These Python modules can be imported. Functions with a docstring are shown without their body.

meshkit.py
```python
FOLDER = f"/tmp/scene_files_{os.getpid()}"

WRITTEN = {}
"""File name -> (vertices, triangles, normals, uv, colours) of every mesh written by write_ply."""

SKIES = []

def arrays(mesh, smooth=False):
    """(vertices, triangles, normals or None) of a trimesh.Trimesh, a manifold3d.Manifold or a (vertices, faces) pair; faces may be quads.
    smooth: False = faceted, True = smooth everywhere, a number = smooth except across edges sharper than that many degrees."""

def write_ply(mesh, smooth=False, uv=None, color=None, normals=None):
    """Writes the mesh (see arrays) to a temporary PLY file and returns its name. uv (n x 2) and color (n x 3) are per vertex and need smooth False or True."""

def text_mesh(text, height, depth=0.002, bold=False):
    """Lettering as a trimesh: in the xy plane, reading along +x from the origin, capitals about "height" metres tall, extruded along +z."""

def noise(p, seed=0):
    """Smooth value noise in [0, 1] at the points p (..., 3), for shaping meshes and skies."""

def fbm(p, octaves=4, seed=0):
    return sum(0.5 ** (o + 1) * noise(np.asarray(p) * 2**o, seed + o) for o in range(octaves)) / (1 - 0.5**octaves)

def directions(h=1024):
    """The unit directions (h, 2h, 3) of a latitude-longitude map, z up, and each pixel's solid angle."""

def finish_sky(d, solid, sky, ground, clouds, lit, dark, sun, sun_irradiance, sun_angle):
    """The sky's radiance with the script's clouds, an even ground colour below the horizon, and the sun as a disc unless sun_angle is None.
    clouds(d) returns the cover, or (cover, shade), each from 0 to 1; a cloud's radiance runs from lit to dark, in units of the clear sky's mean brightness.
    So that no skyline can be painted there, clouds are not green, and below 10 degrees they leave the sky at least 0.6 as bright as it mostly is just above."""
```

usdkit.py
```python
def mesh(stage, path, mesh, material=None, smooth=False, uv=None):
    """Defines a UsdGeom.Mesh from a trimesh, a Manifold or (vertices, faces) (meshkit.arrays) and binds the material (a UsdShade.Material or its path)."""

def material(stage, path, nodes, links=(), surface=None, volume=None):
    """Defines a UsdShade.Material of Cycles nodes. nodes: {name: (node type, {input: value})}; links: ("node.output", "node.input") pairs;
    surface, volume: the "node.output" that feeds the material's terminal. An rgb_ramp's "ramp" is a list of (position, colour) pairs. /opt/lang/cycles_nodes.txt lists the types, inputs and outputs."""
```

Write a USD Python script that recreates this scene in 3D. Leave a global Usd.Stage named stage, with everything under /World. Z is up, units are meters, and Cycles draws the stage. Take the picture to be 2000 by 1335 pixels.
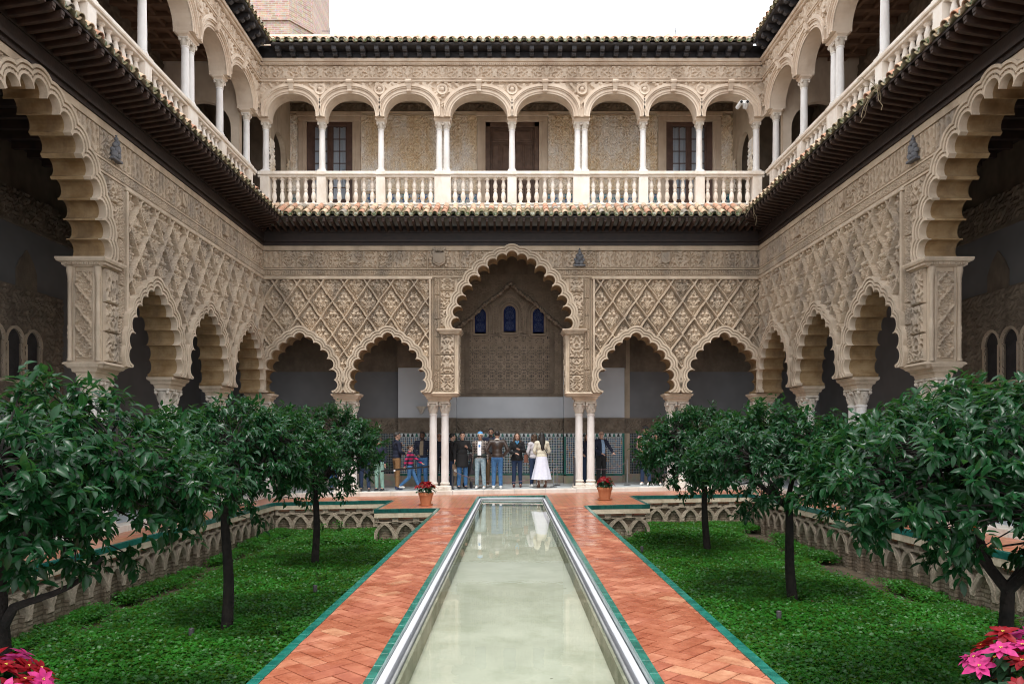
import math, random
import numpy as np, trimesh, shapely, manifold3d, usdkit
from shapely.geometry import Polygon, Point, box as sbox
from shapely.ops import unary_union
from shapely import affinity
from meshkit import noise, fbm
from pxr import Usd, UsdGeom, UsdLux, UsdShade, Gf, Sdf, Vt
random.seed(5); rng = np.random.default_rng(5)
PI = math.pi
stage = Usd.Stage.CreateInMemory()
UsdGeom.SetStageUpAxis(stage, UsdGeom.Tokens.z); UsdGeom.SetStageMetersPerUnit(stage, 1.0)
UsdGeom.Xform.Define(stage, '/World'); UsdGeom.Scope.Define(stage, '/World/Looks')

# ---------------------------------------------------------------- camera, sky, light, exposure
CAM_Z = 1.62
cam = UsdGeom.Camera.Define(stage, '/World/camera')
cam.AddTranslateOp().Set(Gf.Vec3d(0, 0, CAM_Z)); cam.AddRotateXOp().Set(90.0)
cam.CreateHorizontalApertureAttr(36.0); cam.CreateVerticalApertureAttr(36.0 * 683 / 1024)
cam.CreateFocalLengthAttr(36.0 * 1430 / 2000)
cam.CreateVerticalApertureOffsetAttr(36.0 * 190.5 / 2000)
cam.CreateClippingRangeAttr(Gf.Vec2f(0.05, 2000))
cam.CreateExposureAttr(1.1)
SUN_EL, SUN_AZ = math.radians(68), math.radians(186)
dome = UsdLux.DomeLight.Define(stage, '/World/sky'); dome.CreateIntensityAttr(1.0)
dome.GetPrim().SetCustomDataByKey('kind', 'structure')
usdkit.material(stage, '/World/Looks/sky', {
    'sky': ('sky_texture', {'sky_type': 'single_scattering', 'sun_disc': False, 'sun_elevation': SUN_EL, 'sun_rotation': SUN_AZ}),
    'tc': ('texture_coordinate', {}), 'ns': ('noise_texture', {'scale': 2.5, 'detail': 5.0}),
    'cl': ('rgb_ramp', {'ramp': [(0.3, (8.4, 8.7, 9.2)), (0.7, (11.0, 11.1, 11.3))]}),
    'mx': ('mix_color', {'fac': 0.93, 'use_clamp': False}),
    'bg': ('background_shader', {'strength': 0.098})},
    [('tc.generated', 'ns.vector'), ('ns.fac', 'cl.fac'), ('sky.color', 'mx.a'), ('cl.color', 'mx.b'), ('mx.result', 'bg.color')], surface='bg.background')
UsdShade.MaterialBindingAPI.Apply(dome.GetPrim()).Bind(UsdShade.Material.Get(stage, '/World/Looks/sky'))
sun = UsdLux.DistantLight.Define(stage, '/World/sun')
sun.CreateIntensityAttr(0.4); sun.CreateAngleAttr(16.0); sun.CreateNormalizeAttr(True) if hasattr(sun, 'CreateNormalizeAttr') else None
sun.CreateColorAttr(Gf.Vec3f(1.0, 0.97, 0.92))
sun.AddRotateZOp().Set(-math.degrees(SUN_AZ)); sun.AddRotateXOp().Set(-(90 - math.degrees(SUN_EL)))

# ---------------------------------------------------------------- naming and mesh helpers
used = {}
def path_of(name, parent='/World'):
    k = (str(parent), name); n = used.get(k, -1) + 1; used[k] = n
    return f'{parent}/{name}' if n == 0 else f'{parent}/{name}_{n:03d}'
def pstr(p): return p if isinstance(p, str) else str(p.GetPath())
def meta(prim, label=None, cat=None, group=None, kind=None):
    for k, v in (('label', label), ('category', cat), ('group', group), ('kind', kind)):
        if v: prim.SetCustomDataByKey(k, v)
    return prim
def obj(name, mesh, mat, parent='/World', smooth=False, label=None, cat=None, group=None, kind=None):
    m = usdkit.mesh(stage, path_of(name, pstr(parent)), mesh, mat, smooth=smooth)
    return meta(m.GetPrim(), label, cat, group, kind)
def thing(name, label=None, cat=None, loc=(0, 0, 0), rz=0.0, group=None, kind=None, parent='/World'):
    x = UsdGeom.Xform.Define(stage, path_of(name, pstr(parent)))
    x.AddTranslateOp().Set(Gf.Vec3d(*map(float, loc)))
    if rz: x.AddRotateZOp().Set(float(rz))
    return meta(x.GetPrim(), label, cat, group, kind)
def copy_of(src, name, loc, rz=0.0, label=None, group=None):
    was = src.GetCustomData()
    t = thing(name, label or was.get('label'), was.get('category'), loc, rz, group or was.get('group'))
    t.GetReferences().AddInternalReference(src.GetPath()); t.SetInstanceable(True)
    return t
def cat(parts):
    V, F, n = [], [], 0
    for p in parts:
        if p is None: continue
        v, f = (np.asarray(p.vertices), np.asarray(p.faces)) if hasattr(p, 'vertices') else p
        f = np.asarray(f)
        if f.shape[1] == 4: f = np.vstack([f[:, [0, 1, 2]], f[:, [0, 2, 3]]])
        V.append(v); F.append(f + n); n += len(v)
    return np.vstack(V), np.vstack(F)
_BF = np.array([[0,2,3,1],[4,5,7,6],[0,1,5,4],[2,6,7,3],[0,4,6,2],[1,3,7,5]])
def box(x0, x1, y0, y1, z0, z1):
    v = np.array([[x, y, z] for z in (z0, z1) for y in (y0, y1) for x in (x0, x1)], float)
    return v, np.vstack([_BF[:, [0, 1, 2]], _BF[:, [0, 2, 3]]])
def hull(pts):
    m = manifold3d.Manifold.hull_points(np.asarray(pts, np.float64)).to_mesh()
    return np.array(m.vert_properties[:, :3], float), np.array(m.tri_verts)
def cbox(x0, x1, y0, y1, z0, z1, c=0.01):
    P = []
    for a, sa in ((x0, 1), (x1, -1)):
        for b, sb in ((y0, 1), (y1, -1)):
            for d, sd in ((z0, 1), (z1, -1)):
                P += [(a, b + sb * c, d + sd * c), (a + sa * c, b, d + sd * c), (a + sa * c, b + sb * c, d)]
    return hull(P)
def mv(m, x=0, y=0, z=0, rz=0, s=1):
    v, f = m; v = np.asarray(v, float) * s
    if rz:
        c, q = math.cos(rz), math.sin(rz); v = np.stack([v[:, 0] * c - v[:, 1] * q, v[:, 0] * q + v[:, 1] * c, v[:, 2]], 1)
    return v + np.array([x, y, z]), f
def flip(m): return m[0], m[1][:, ::-1]
def prism(poly, w0, w1, simplify=0):
    """a polygon in (u, z) given depth from w0 to w1 along y"""
    out = []
    for g in getattr(poly, 'geoms', [poly]):
        if g.geom_type != 'Polygon' or g.area < 1e-5: continue
        m = trimesh.creation.extrude_polygon(g, w1 - w0, engine='earcut')
        v = np.asarray(m.vertices); out.append((np.stack([v[:, 0], w0 + v[:, 2], v[:, 1]], 1), np.asarray(m.faces)[:, ::-1]))
    return cat(out) if out else None
def slab(poly, z0, z1):
    out = []
    for g in getattr(poly, 'geoms', [poly]):
        if g.geom_type != 'Polygon' or g.area < 1e-5: continue
        m = trimesh.creation.extrude_polygon(g, z1 - z0, engine='earcut')
        out.append((np.asarray(m.vertices) + [0, 0, z0], np.asarray(m.faces)))
    return cat(out)
def lathe(prof, n=16, x=0, y=0, z=0):
    prof = np.asarray(prof, float); a = np.arange(n) / n * 2 * PI
    v = np.stack([prof[:, None, 0] * np.cos(a), prof[:, None, 0] * np.sin(a), np.repeat(prof[:, 1:2], n, 1)], -1).reshape(-1, 3)
    k = len(prof); i = np.arange(k - 1)[:, None] * n; j = np.arange(n); j2 = (j + 1) % n
    f = np.stack([i + j, i + j2, i + n + j2, i + n + j], -1).reshape(-1, 4)
    f = np.vstack([f[:, [0, 1, 2]], f[:, [0, 2, 3]]])
    v = np.vstack([v, [[0, 0, prof[0, 1]], [0, 0, prof[-1, 1]]]]); c = k * n
    f = np.vstack([f, np.stack([np.full(n, c), j2, j], 1), np.stack([np.full(n, c + 1), (k - 1) * n + j, (k - 1) * n + j2], 1)])
    return v + [x, y, z], f
def tube(pts, rad, n=8):
    pts = np.asarray(pts, float); rad = np.broadcast_to(np.asarray(rad, float), (len(pts),)); V = []
    T = np.gradient(pts, axis=0); T /= np.linalg.norm(T, axis=1, keepdims=True) + 1e-12
    ref = np.array([0, 0, 1.0]) if abs(T[0][2]) < .9 else np.array([1.0, 0, 0]); a = np.arange(n) / n * 2 * PI
    for p, t, r in zip(pts, T, rad):
        s = np.cross(ref, t); s /= np.linalg.norm(s) + 1e-12; u = np.cross(t, s); ref = u if abs(u @ t) < .9 else ref
        V.append(p + r * (np.cos(a)[:, None] * s + np.sin(a)[:, None] * u))
    k = len(pts); V = np.vstack(V + [pts[:1], pts[-1:]]); i = np.arange(k - 1)[:, None] * n; j = np.arange(n); j2 = (j + 1) % n
    f = np.stack([i + j, i + j2, i + n + j2, i + n + j], -1).reshape(-1, 4); f = np.vstack([f[:, [0, 1, 2]], f[:, [0, 2, 3]]])
    f = np.vstack([f, np.stack([np.full(n, k * n), j2, j], 1), np.stack([np.full(n, k * n + 1), (k - 1) * n + j, (k - 1) * n + j2], 1)])
    return V, f
def hfield(u0, u1, z0, z1, step, fn, w=0.0, keep=None):
    """a carved sheet: a point (u, z) stands fn(u, z) proud of the plane y = w; quads whose middle fails keep(u, z) are left out"""
    nu, nz = max(2, int(round((u1 - u0) / step)) + 1), max(2, int(round((z1 - z0) / step)) + 1)
    U, Z = np.meshgrid(np.linspace(u0, u1, nu), np.linspace(z0, z1, nz), indexing='ij')
    H = fn(U, Z)
    v = np.stack([U, w - H, Z], -1).reshape(-1, 3)
    i, j = np.meshgrid(np.arange(nu - 1), np.arange(nz - 1), indexing='ij'); i, j = i.ravel(), j.ravel()
    if keep is not None:
        cu, cz = (U[:-1, :-1] + U[1:, 1:]).ravel() / 2, (Z[:-1, :-1] + Z[1:, 1:]).ravel() / 2
        k = keep(cu, cz); i, j = i[k], j[k]
    a = i * nz + j
    f = np.vstack([np.stack([a, a + nz, a + nz + 1], 1), np.stack([a, a + nz + 1, a + 1], 1)])
    used_v = np.unique(f); re = np.full(len(v), -1); re[used_v] = np.arange(len(used_v))
    return v[used_v], re[f]
def turn(m, fn):
    """moves the vertices by fn(x, y, z) -> (x, y, z)"""
    v, f = m; return np.stack(fn(v[:, 0], v[:, 1], v[:, 2]), 1), f
TILT = 0.018                      # the old floor leans: the right side of the court stands a little higher
def tilted(m): return m[0] + np.stack([m[0][:, 0] * 0, m[0][:, 0] * 0, m[0][:, 0] * TILT], 1), m[1]
def sst(x, a, b):
    t = np.clip((x - a) / (b - a), 0, 1); return t * t * (3 - 2 * t)

# ---------------------------------------------------------------- materials
L = '/World/Looks/'
def mat(name, c1, c2=None, scale=6.0, rough=0.8, bump=0.0, bscale=40.0, detail=6.0, spec=0.5, lo=0.35, hi=0.65, stain=None, stscale=0.8, extra=None, sheen=0, coat=0, moss=None, stlo=0.47):
    c2 = c2 or c1
    n = {'g': ('geometry', {}), 'n1': ('noise_texture', {'scale': scale, 'detail': detail, 'roughness': 0.6}),
         'r1': ('rgb_ramp', {'ramp': [(lo, c1), (hi, c2)]}),
         'p': ('principled_bsdf', {'roughness': rough, 'specular_ior_level': spec, 'sheen_weight': sheen, 'coat_weight': coat})}
    l = [('g.position', 'n1.vector'), ('n1.fac', 'r1.fac')]
    last = 'r1.color'
    if stain:
        n['n2'] = ('noise_texture', {'scale': stscale, 'detail': 8.0, 'roughness': 0.65}); n['r2'] = ('rgb_ramp', {'ramp': [(stlo, (0, 0, 0)), (stlo + .21, (1, 1, 1))]})
        n['mx'] = ('mix_color', {'b': stain}); n['bw'] = ('math', {'math_type': 'multiply', 'value2': 0.75})
        n['m2'] = ('mapping', {'scale': (1.5, 1.5, 0.55)}); l += [('g.position', 'm2.vector'), ('m2.vector', 'n2.vector'), ('n2.fac', 'r2.fac'), ('r2.color', 'bw.value1'), ('bw.value', 'mx.fac'), (last, 'mx.a')]; last = 'mx.result'
    if moss:                                                       # moss grows on the lowest courses: (colour, height below which it grows, softness)
        n['sx'] = ('separate_xyz', {}); n['mr'] = ('map_range', {'from_min': moss[1] - moss[2], 'from_max': moss[1] + moss[2], 'to_min': 1.0, 'to_max': 0.0, 'clamp': True})
        n['n4'] = ('noise_texture', {'scale': 3.0, 'detail': 7.0}); n['ma'] = ('math', {'math_type': 'multiply_add', 'value2': 1.6, 'value3': -0.8}); n['ad'] = ('math', {'math_type': 'add', 'use_clamp': True}); n['mm'] = ('mix_color', {'b': moss[0]})
        l += [('g.position', 'sx.vector'), ('sx.z', 'mr.value'), ('g.position', 'n4.vector'), ('n4.fac', 'ma.value1'), ('mr.result', 'ad.value1'), ('ma.value', 'ad.value2')]
        n['mu'] = ('math', {'math_type': 'multiply', 'use_clamp': True}); l += [('ad.value', 'mu.value1'), ('mr.result', 'mu.value2'), ('mu.value', 'mm.fac'), (last, 'mm.a')]; last = 'mm.result'
    l.append((last, 'p.base_color'))
    if bump:
        n['n3'] = ('noise_texture', {'scale': bscale, 'detail': 5.0}); n['b'] = ('bump', {'strength': bump, 'distance': 0.02})
        l += [('g.position', 'n3.vector'), ('n3.fac', 'b.height'), ('b.normal', 'p.normal')]
    if extra: extra(n, l)
    return usdkit.material(stage, L + name, n, l, surface='p.BSDF')
M = {}
def coursed(n, l):                                                 # thin bricks in uneven courses, weathered back behind their joints
    src = [a for a, b in l if b == 'p.base_color'][0]; l[:] = [q for q in l if q[1] not in ('p.base_color', 'b.height')]
    n.update({'s1': ('separate_xyz', {}), 's2': ('math', {'math_type': 'add'}), 'c1': ('combine_xyz', {}), 'dn': ('noise_texture', {'scale': 6.0}), 'dm': ('mix_vector', {'fac': 0.035}),
              'bk': ('brick_texture', {'color1': (1, 1, 1), 'color2': (0.72, 0.66, 0.60), 'mortar': (0.50, 0.46, 0.42), 'scale': 1.0, 'mortar_size': 0.011, 'mortar_smooth': 0.3, 'brick_width': 0.26, 'row_height': 0.062}),
              'ml': ('mix_color', {'blend_type': 'multiply', 'fac': 0.9}), 'bh': ('math', {'math_type': 'subtract'})})
    l += [('g.position', 's1.vector'), ('s1.x', 's2.value1'), ('s1.y', 's2.value2'), ('s2.value', 'c1.x'), ('s1.z', 'c1.y'), ('c1.vector', 'dm.a'), ('g.position', 'dn.vector'), ('dn.color', 'dm.b'), ('dm.result', 'bk.vector'),
          (src, 'ml.a'), ('bk.color', 'ml.b'), ('ml.result', 'p.base_color'), ('n3.fac', 'bh.value1'), ('bk.fac', 'bh.value2'), ('bh.value', 'b.height')]
STN, STN2, SOOT = (0.48, 0.37, 0.262), (0.58, 0.465, 0.345), (0.25, 0.205, 0.165)
M['stucco'] = mat('stucco', STN, STN2, 2.2, 0.85, 0.35, 55, stain=SOOT, stscale=0.9)
M['stucco_carved'] = mat('stucco_carved', (0.49, 0.385, 0.28), (0.62, 0.505, 0.38), 2.6, 0.9, 0.6, 70, stain=(0.25, 0.21, 0.175), stscale=0.9)
M['block'] = mat('carved_block_stucco', (0.46, 0.36, 0.262), (0.59, 0.475, 0.355), 1.8, 0.9, 0.7, 80, stain=(0.26, 0.225, 0.19), stscale=1.2)
M['joint'] = mat('plain_render', (0.50, 0.395, 0.285), (0.58, 0.47, 0.35), 3, 0.9, 0.3, 60, stain=(0.33, 0.26, 0.19), stscale=1.2)
M['moulding'] = mat('arch_moulding_stucco', (0.50, 0.40, 0.295), (0.62, 0.51, 0.39), 3, 0.8, 0.25, 60, stain=(0.33, 0.26, 0.19), stscale=1.4)
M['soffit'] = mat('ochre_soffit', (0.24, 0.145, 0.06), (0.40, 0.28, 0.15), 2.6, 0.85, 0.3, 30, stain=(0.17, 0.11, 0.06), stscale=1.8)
M['upper'] = mat('upper_stucco', (0.62, 0.50, 0.385), (0.72, 0.605, 0.485), 2.0, 0.8, 0.25, 50, stain=(0.45, 0.33, 0.24), stscale=0.9)
M['upper_relief'] = mat('upper_relief_stucco', (0.58, 0.46, 0.345), (0.68, 0.56, 0.44), 2.0, 0.85, 0.4, 70, stain=(0.38, 0.29, 0.21), stscale=0.9)
M['marble'] = mat('white_marble', (0.76, 0.73, 0.70), (0.84, 0.82, 0.79), 2.5, 0.4, 0.06, 30, stain=(0.62, 0.57, 0.53), stscale=2.2)
M['capital'] = mat('marble_capital', (0.60, 0.53, 0.44), (0.74, 0.68, 0.60), 6, 0.6, 0.3, 60, stain=(0.40, 0.34, 0.28), stscale=5)
M['ledge'] = mat('ledge_marble', (0.50, 0.51, 0.545), (0.55, 0.56, 0.59), 1.5, 0.85, 0.1, 40, spec=0.15)
M['kerbgrey'] = mat('grey_kerb_marble', (0.20, 0.205, 0.20), (0.29, 0.295, 0.29), 3, 0.8, 0.15, 30, spec=0.2)
M['floor'] = mat('marble_floor', (0.52, 0.57, 0.60), (0.66, 0.70, 0.72), 1.4, 0.25, 0.04, 10, stain=(0.45, 0.49, 0.52), stscale=0.8)
M['step'] = mat('stone_step', (0.66, 0.60, 0.52), (0.74, 0.70, 0.64), 2.5, 0.5, 0.1, 30, stain=(0.5, 0.42, 0.34), stscale=1.5)
M['rail'] = mat('balustrade_marble', (0.78, 0.70, 0.60), (0.86, 0.80, 0.72), 2.2, 0.5, 0.1, 30, stain=(0.62, 0.50, 0.39), stscale=1.5)
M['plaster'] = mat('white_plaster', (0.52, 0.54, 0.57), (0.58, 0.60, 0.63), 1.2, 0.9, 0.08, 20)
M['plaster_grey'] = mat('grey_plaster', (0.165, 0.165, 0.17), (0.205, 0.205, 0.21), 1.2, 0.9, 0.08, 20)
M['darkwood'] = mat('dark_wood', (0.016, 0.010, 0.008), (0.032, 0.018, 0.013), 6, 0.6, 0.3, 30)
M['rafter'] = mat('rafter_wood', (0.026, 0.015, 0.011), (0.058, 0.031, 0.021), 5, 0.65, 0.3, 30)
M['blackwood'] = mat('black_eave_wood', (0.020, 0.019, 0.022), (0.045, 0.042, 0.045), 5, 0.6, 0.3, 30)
M['coffer'] = mat('coffer_wood', (0.13, 0.07, 0.042), (0.20, 0.115, 0.07), 4, 0.6, 0.2, 30)
M['doorwood'] = mat('door_wood', (0.10, 0.060, 0.042), (0.17, 0.105, 0.075), 5, 0.55, 0.3, 40)
M['redwood'] = mat('window_wood', (0.085, 0.046, 0.036), (0.14, 0.08, 0.062), 5, 0.5, 0.2, 40)
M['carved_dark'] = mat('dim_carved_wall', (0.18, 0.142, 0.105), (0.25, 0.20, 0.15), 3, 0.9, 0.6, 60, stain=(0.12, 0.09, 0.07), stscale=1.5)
M['grass_blue'] = mat('blue_lattice', (0.003, 0.007, 0.045), (0.010, 0.022, 0.10), 14, 0.7, spec=0.2)
M['green'] = mat('green_glaze', (0.006, 0.078, 0.060), (0.013, 0.15, 0.112), 9, 0.2, 0.05, 18, spec=0.45, stain=(0.03, 0.20, 0.16), stscale=3)
M['green_dark'] = mat('dark_green_glaze', (0.004, 0.050, 0.042), (0.008, 0.095, 0.075), 9, 0.25, 0.05, 18, spec=0.4, stain=(0.015, 0.12, 0.10), stscale=3)
M['greyglaze'] = mat('grey_green_glaze', (0.20, 0.26, 0.25), (0.30, 0.36, 0.35), 9, 0.3, 0.05, 20)
M['tile_ends'] = mat('mossy_mortar', (0.05, 0.085, 0.02), (0.50, 0.50, 0.42), 9, 0.95, 0.6, 40, lo=0.42, hi=0.62)
M['retaining'] = mat('old_brick', (0.24, 0.19, 0.14), (0.36, 0.30, 0.225), 5, 0.95, 0.9, 26, stain=(0.16, 0.125, 0.085), stscale=1.6, moss=((0.045, 0.065, 0.015), -1.0, 0.28), extra=coursed)
M['rib'] = mat('rib_stone', (0.29, 0.235, 0.175), (0.42, 0.35, 0.27), 7, 0.95, 0.9, 35, stain=(0.20, 0.16, 0.12), stscale=2.5, moss=((0.05, 0.07, 0.018), -1.02, 0.22))
M['coping'] = mat('coping_stone', (0.52, 0.43, 0.31), (0.64, 0.55, 0.42), 6, 0.9, 0.4, 30, stain=(0.35, 0.27, 0.18), stscale=3)
M['soil'] = mat('soil', (0.035, 0.026, 0.016), (0.085, 0.062, 0.036), 5, 1.0, 1.0, 20)
M['bark'] = mat('bark', (0.007, 0.0055, 0.0045), (0.020, 0.015, 0.012), 9, 0.95, 0.8, 30)
M['terracotta'] = mat('terracotta', (0.46, 0.17, 0.075), (0.55, 0.23, 0.11), 5, 0.75, 0.15, 30)
M['iron'] = mat('dark_iron', (0.03, 0.03, 0.035), (0.05, 0.05, 0.055), 8, 0.45)
M['steel'] = mat('grey_steel', (0.22, 0.22, 0.23), (0.28, 0.28, 0.29), 8, 0.4)
M['camwhite'] = mat('white_plastic', (0.75, 0.75, 0.74))
M['rope'] = mat('mauve_rope', (0.13, 0.075, 0.085), (0.17, 0.10, 0.11), 20)
M['lead'] = mat('lead_grey', (0.10, 0.105, 0.12), (0.19, 0.19, 0.20), 8, 0.7, 0.4, 40)
M['greyplinth'] = mat('pale_plinth', (0.5, 0.45, 0.36), (0.6, 0.55, 0.46), 3, 0.8, 0.3, 20, stain=(0.33, 0.26, 0.17), stscale=1.5)
def brick_mat(name, c1, c2, mortar, bw, rh, axis='xz', rough=0.85, bump=0.5, ms=0.012, wet=False, warp=0.0):
    n = {'g': ('geometry', {}), 'sx': ('separate_xyz', {}), 'cx': ('combine_xyz', {}),
         'br': ('brick_texture', {'color1': c1, 'color2': c2, 'mortar': mortar, 'scale': 1.0, 'mortar_size': ms, 'mortar_smooth': 0.2, 'brick_width': bw, 'row_height': rh}),
         'n1': ('noise_texture', {'scale': 5.0, 'detail': 6.0}), 'hs': ('mix_color', {'blend_type': 'overlay', 'fac': 0.45}),
         'b': ('bump', {'strength': bump, 'distance': 0.015, 'invert': True}), 'p': ('principled_bsdf', {'roughness': rough})}
    l = [('g.position', 'sx.vector'), (f'sx.{axis[0]}', 'cx.x'), (f'sx.{axis[1]}', 'cx.y'), ('cx.vector', 'br.vector'), ('g.position', 'n1.vector'),
         ('br.color', 'hs.a'), ('n1.color', 'hs.b'), ('hs.result', 'p.base_color'), ('br.fac', 'b.height'), ('b.normal', 'p.normal')]
    return usdkit.material(stage, L + name, n, l, surface='p.BSDF')
M['tower'] = brick_mat('tower_brick', (0.33, 0.205, 0.15), (0.46, 0.32, 0.25), (0.44, 0.38, 0.33), 0.42, 0.13, 'xz', ms=0.02)
M['slabs'] = brick_mat('stone_slab_base', (0.36, 0.30, 0.23), (0.50, 0.44, 0.35), (0.16, 0.12, 0.09), 1.5, 0.7, 'xz')
# glazed cut-tile dado: a diagonal star grid of white, blue, green, black and ochre
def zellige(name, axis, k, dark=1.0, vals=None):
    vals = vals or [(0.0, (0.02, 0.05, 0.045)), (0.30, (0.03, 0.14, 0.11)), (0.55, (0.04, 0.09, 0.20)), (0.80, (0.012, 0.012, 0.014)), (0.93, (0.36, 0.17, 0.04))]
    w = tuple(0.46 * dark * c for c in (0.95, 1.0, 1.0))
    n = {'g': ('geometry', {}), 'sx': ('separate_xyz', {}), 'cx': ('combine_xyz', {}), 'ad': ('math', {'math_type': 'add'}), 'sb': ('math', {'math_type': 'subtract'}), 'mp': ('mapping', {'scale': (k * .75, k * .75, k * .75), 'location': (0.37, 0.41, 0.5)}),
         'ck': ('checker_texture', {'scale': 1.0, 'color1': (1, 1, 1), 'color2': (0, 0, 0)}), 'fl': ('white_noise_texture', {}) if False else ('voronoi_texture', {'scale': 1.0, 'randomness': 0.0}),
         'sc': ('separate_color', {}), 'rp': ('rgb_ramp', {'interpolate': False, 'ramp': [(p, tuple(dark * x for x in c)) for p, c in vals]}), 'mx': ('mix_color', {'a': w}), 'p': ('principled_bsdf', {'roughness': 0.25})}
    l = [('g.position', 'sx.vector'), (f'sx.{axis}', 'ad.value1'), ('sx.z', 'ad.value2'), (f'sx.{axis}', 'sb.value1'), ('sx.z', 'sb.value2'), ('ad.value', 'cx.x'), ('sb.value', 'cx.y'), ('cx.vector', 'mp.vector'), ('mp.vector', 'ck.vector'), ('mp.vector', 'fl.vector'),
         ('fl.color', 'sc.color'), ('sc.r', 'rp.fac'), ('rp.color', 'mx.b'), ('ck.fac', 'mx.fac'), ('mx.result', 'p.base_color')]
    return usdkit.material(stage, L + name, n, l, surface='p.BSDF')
M['dado'] = zellige('dado_tiles', 'x', 15.0, 0.85)
M['dado_star'] = zellige('dado_star_tiles', 'x', 19.0, 1.0, [(0, (0.02, 0.06, 0.12)), (0.4, (0.012, 0.012, 0.014)), (0.6, (0.03, 0.11, 0.20)), (0.85, (0.38, 0.17, 0.04))])
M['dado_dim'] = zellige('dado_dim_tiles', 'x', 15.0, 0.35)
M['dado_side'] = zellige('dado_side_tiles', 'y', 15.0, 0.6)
M['dado_up'] = zellige('dado_gallery_tiles', 'x', 7.0, 0.9, [(0, (0.03, 0.10, 0.28)), (0.4, (0.04, 0.22, 0.24)), (0.7, (0.42, 0.24, 0.06)), (0.9, (0.03, 0.05, 0.12))])
M['black_glaze'] = mat('black_glaze', (0.012, 0.012, 0.014), rough=0.25); M['white_glaze'] = mat('white_glaze', (0.58, 0.60, 0.60), rough=0.25)
# clay pavers: wet patches
def wet(n, l):
    n['nw'] = ('noise_texture', {'scale': 1.1, 'detail': 5.0, 'roughness': 0.6}); n['rw'] = ('rgb_ramp', {'ramp': [(0.42, (0.07, 0.07, 0.07)), (0.58, (0.50, 0.50, 0.50))]})
    l += [('g.position', 'nw.vector'), ('nw.fac', 'rw.fac'), ('rw.color', 'p.roughness')]
PAV = [((0.33, 0.098, 0.052), (0.43, 0.15, 0.085)), ((0.40, 0.135, 0.075), (0.50, 0.21, 0.125)), ((0.28, 0.075, 0.04), (0.40, 0.13, 0.072)), ((0.44, 0.19, 0.105), (0.56, 0.28, 0.165))]
M['paver'] = [mat(f'clay_paver_{"abcd"[i]}', a, b, 7, 0.4, 0.12, 40, extra=wet, stain=(0.25, 0.058, 0.028), stscale=3.0) for i, (a, b) in enumerate(PAV)]
M['grout'] = mat('paver_joint', (0.055, 0.045, 0.03), (0.14, 0.09, 0.06), 10, 0.9)
M['walk'] = brick_mat('walkway_bricks', (0.40, 0.135, 0.065), (0.50, 0.20, 0.11), (0.20, 0.11, 0.07), 0.28, 0.14, 'xy', rough=0.3, bump=0.3)
TILES = [((0.46, 0.22, 0.14), (0.58, 0.32, 0.21)), ((0.56, 0.38, 0.25), (0.68, 0.51, 0.36)), ((0.50, 0.30, 0.20), (0.60, 0.42, 0.30)), ((0.24, 0.21, 0.18), (0.40, 0.36, 0.31))]
M['tile'] = [mat(f'roof_tile_clay_{"abcd"[i]}', a, b, 6, 0.85, 0.3, 40, stain=(0.22, 0.19, 0.13), stscale=3.5) for i, (a, b) in enumerate(TILES)]
M['tile_moss'] = mat('mossy_roof_tile', (0.10, 0.10, 0.05), (0.40, 0.30, 0.20), 6, 0.95, 0.5, 40, stain=(0.045, 0.075, 0.015), stscale=5)
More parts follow.
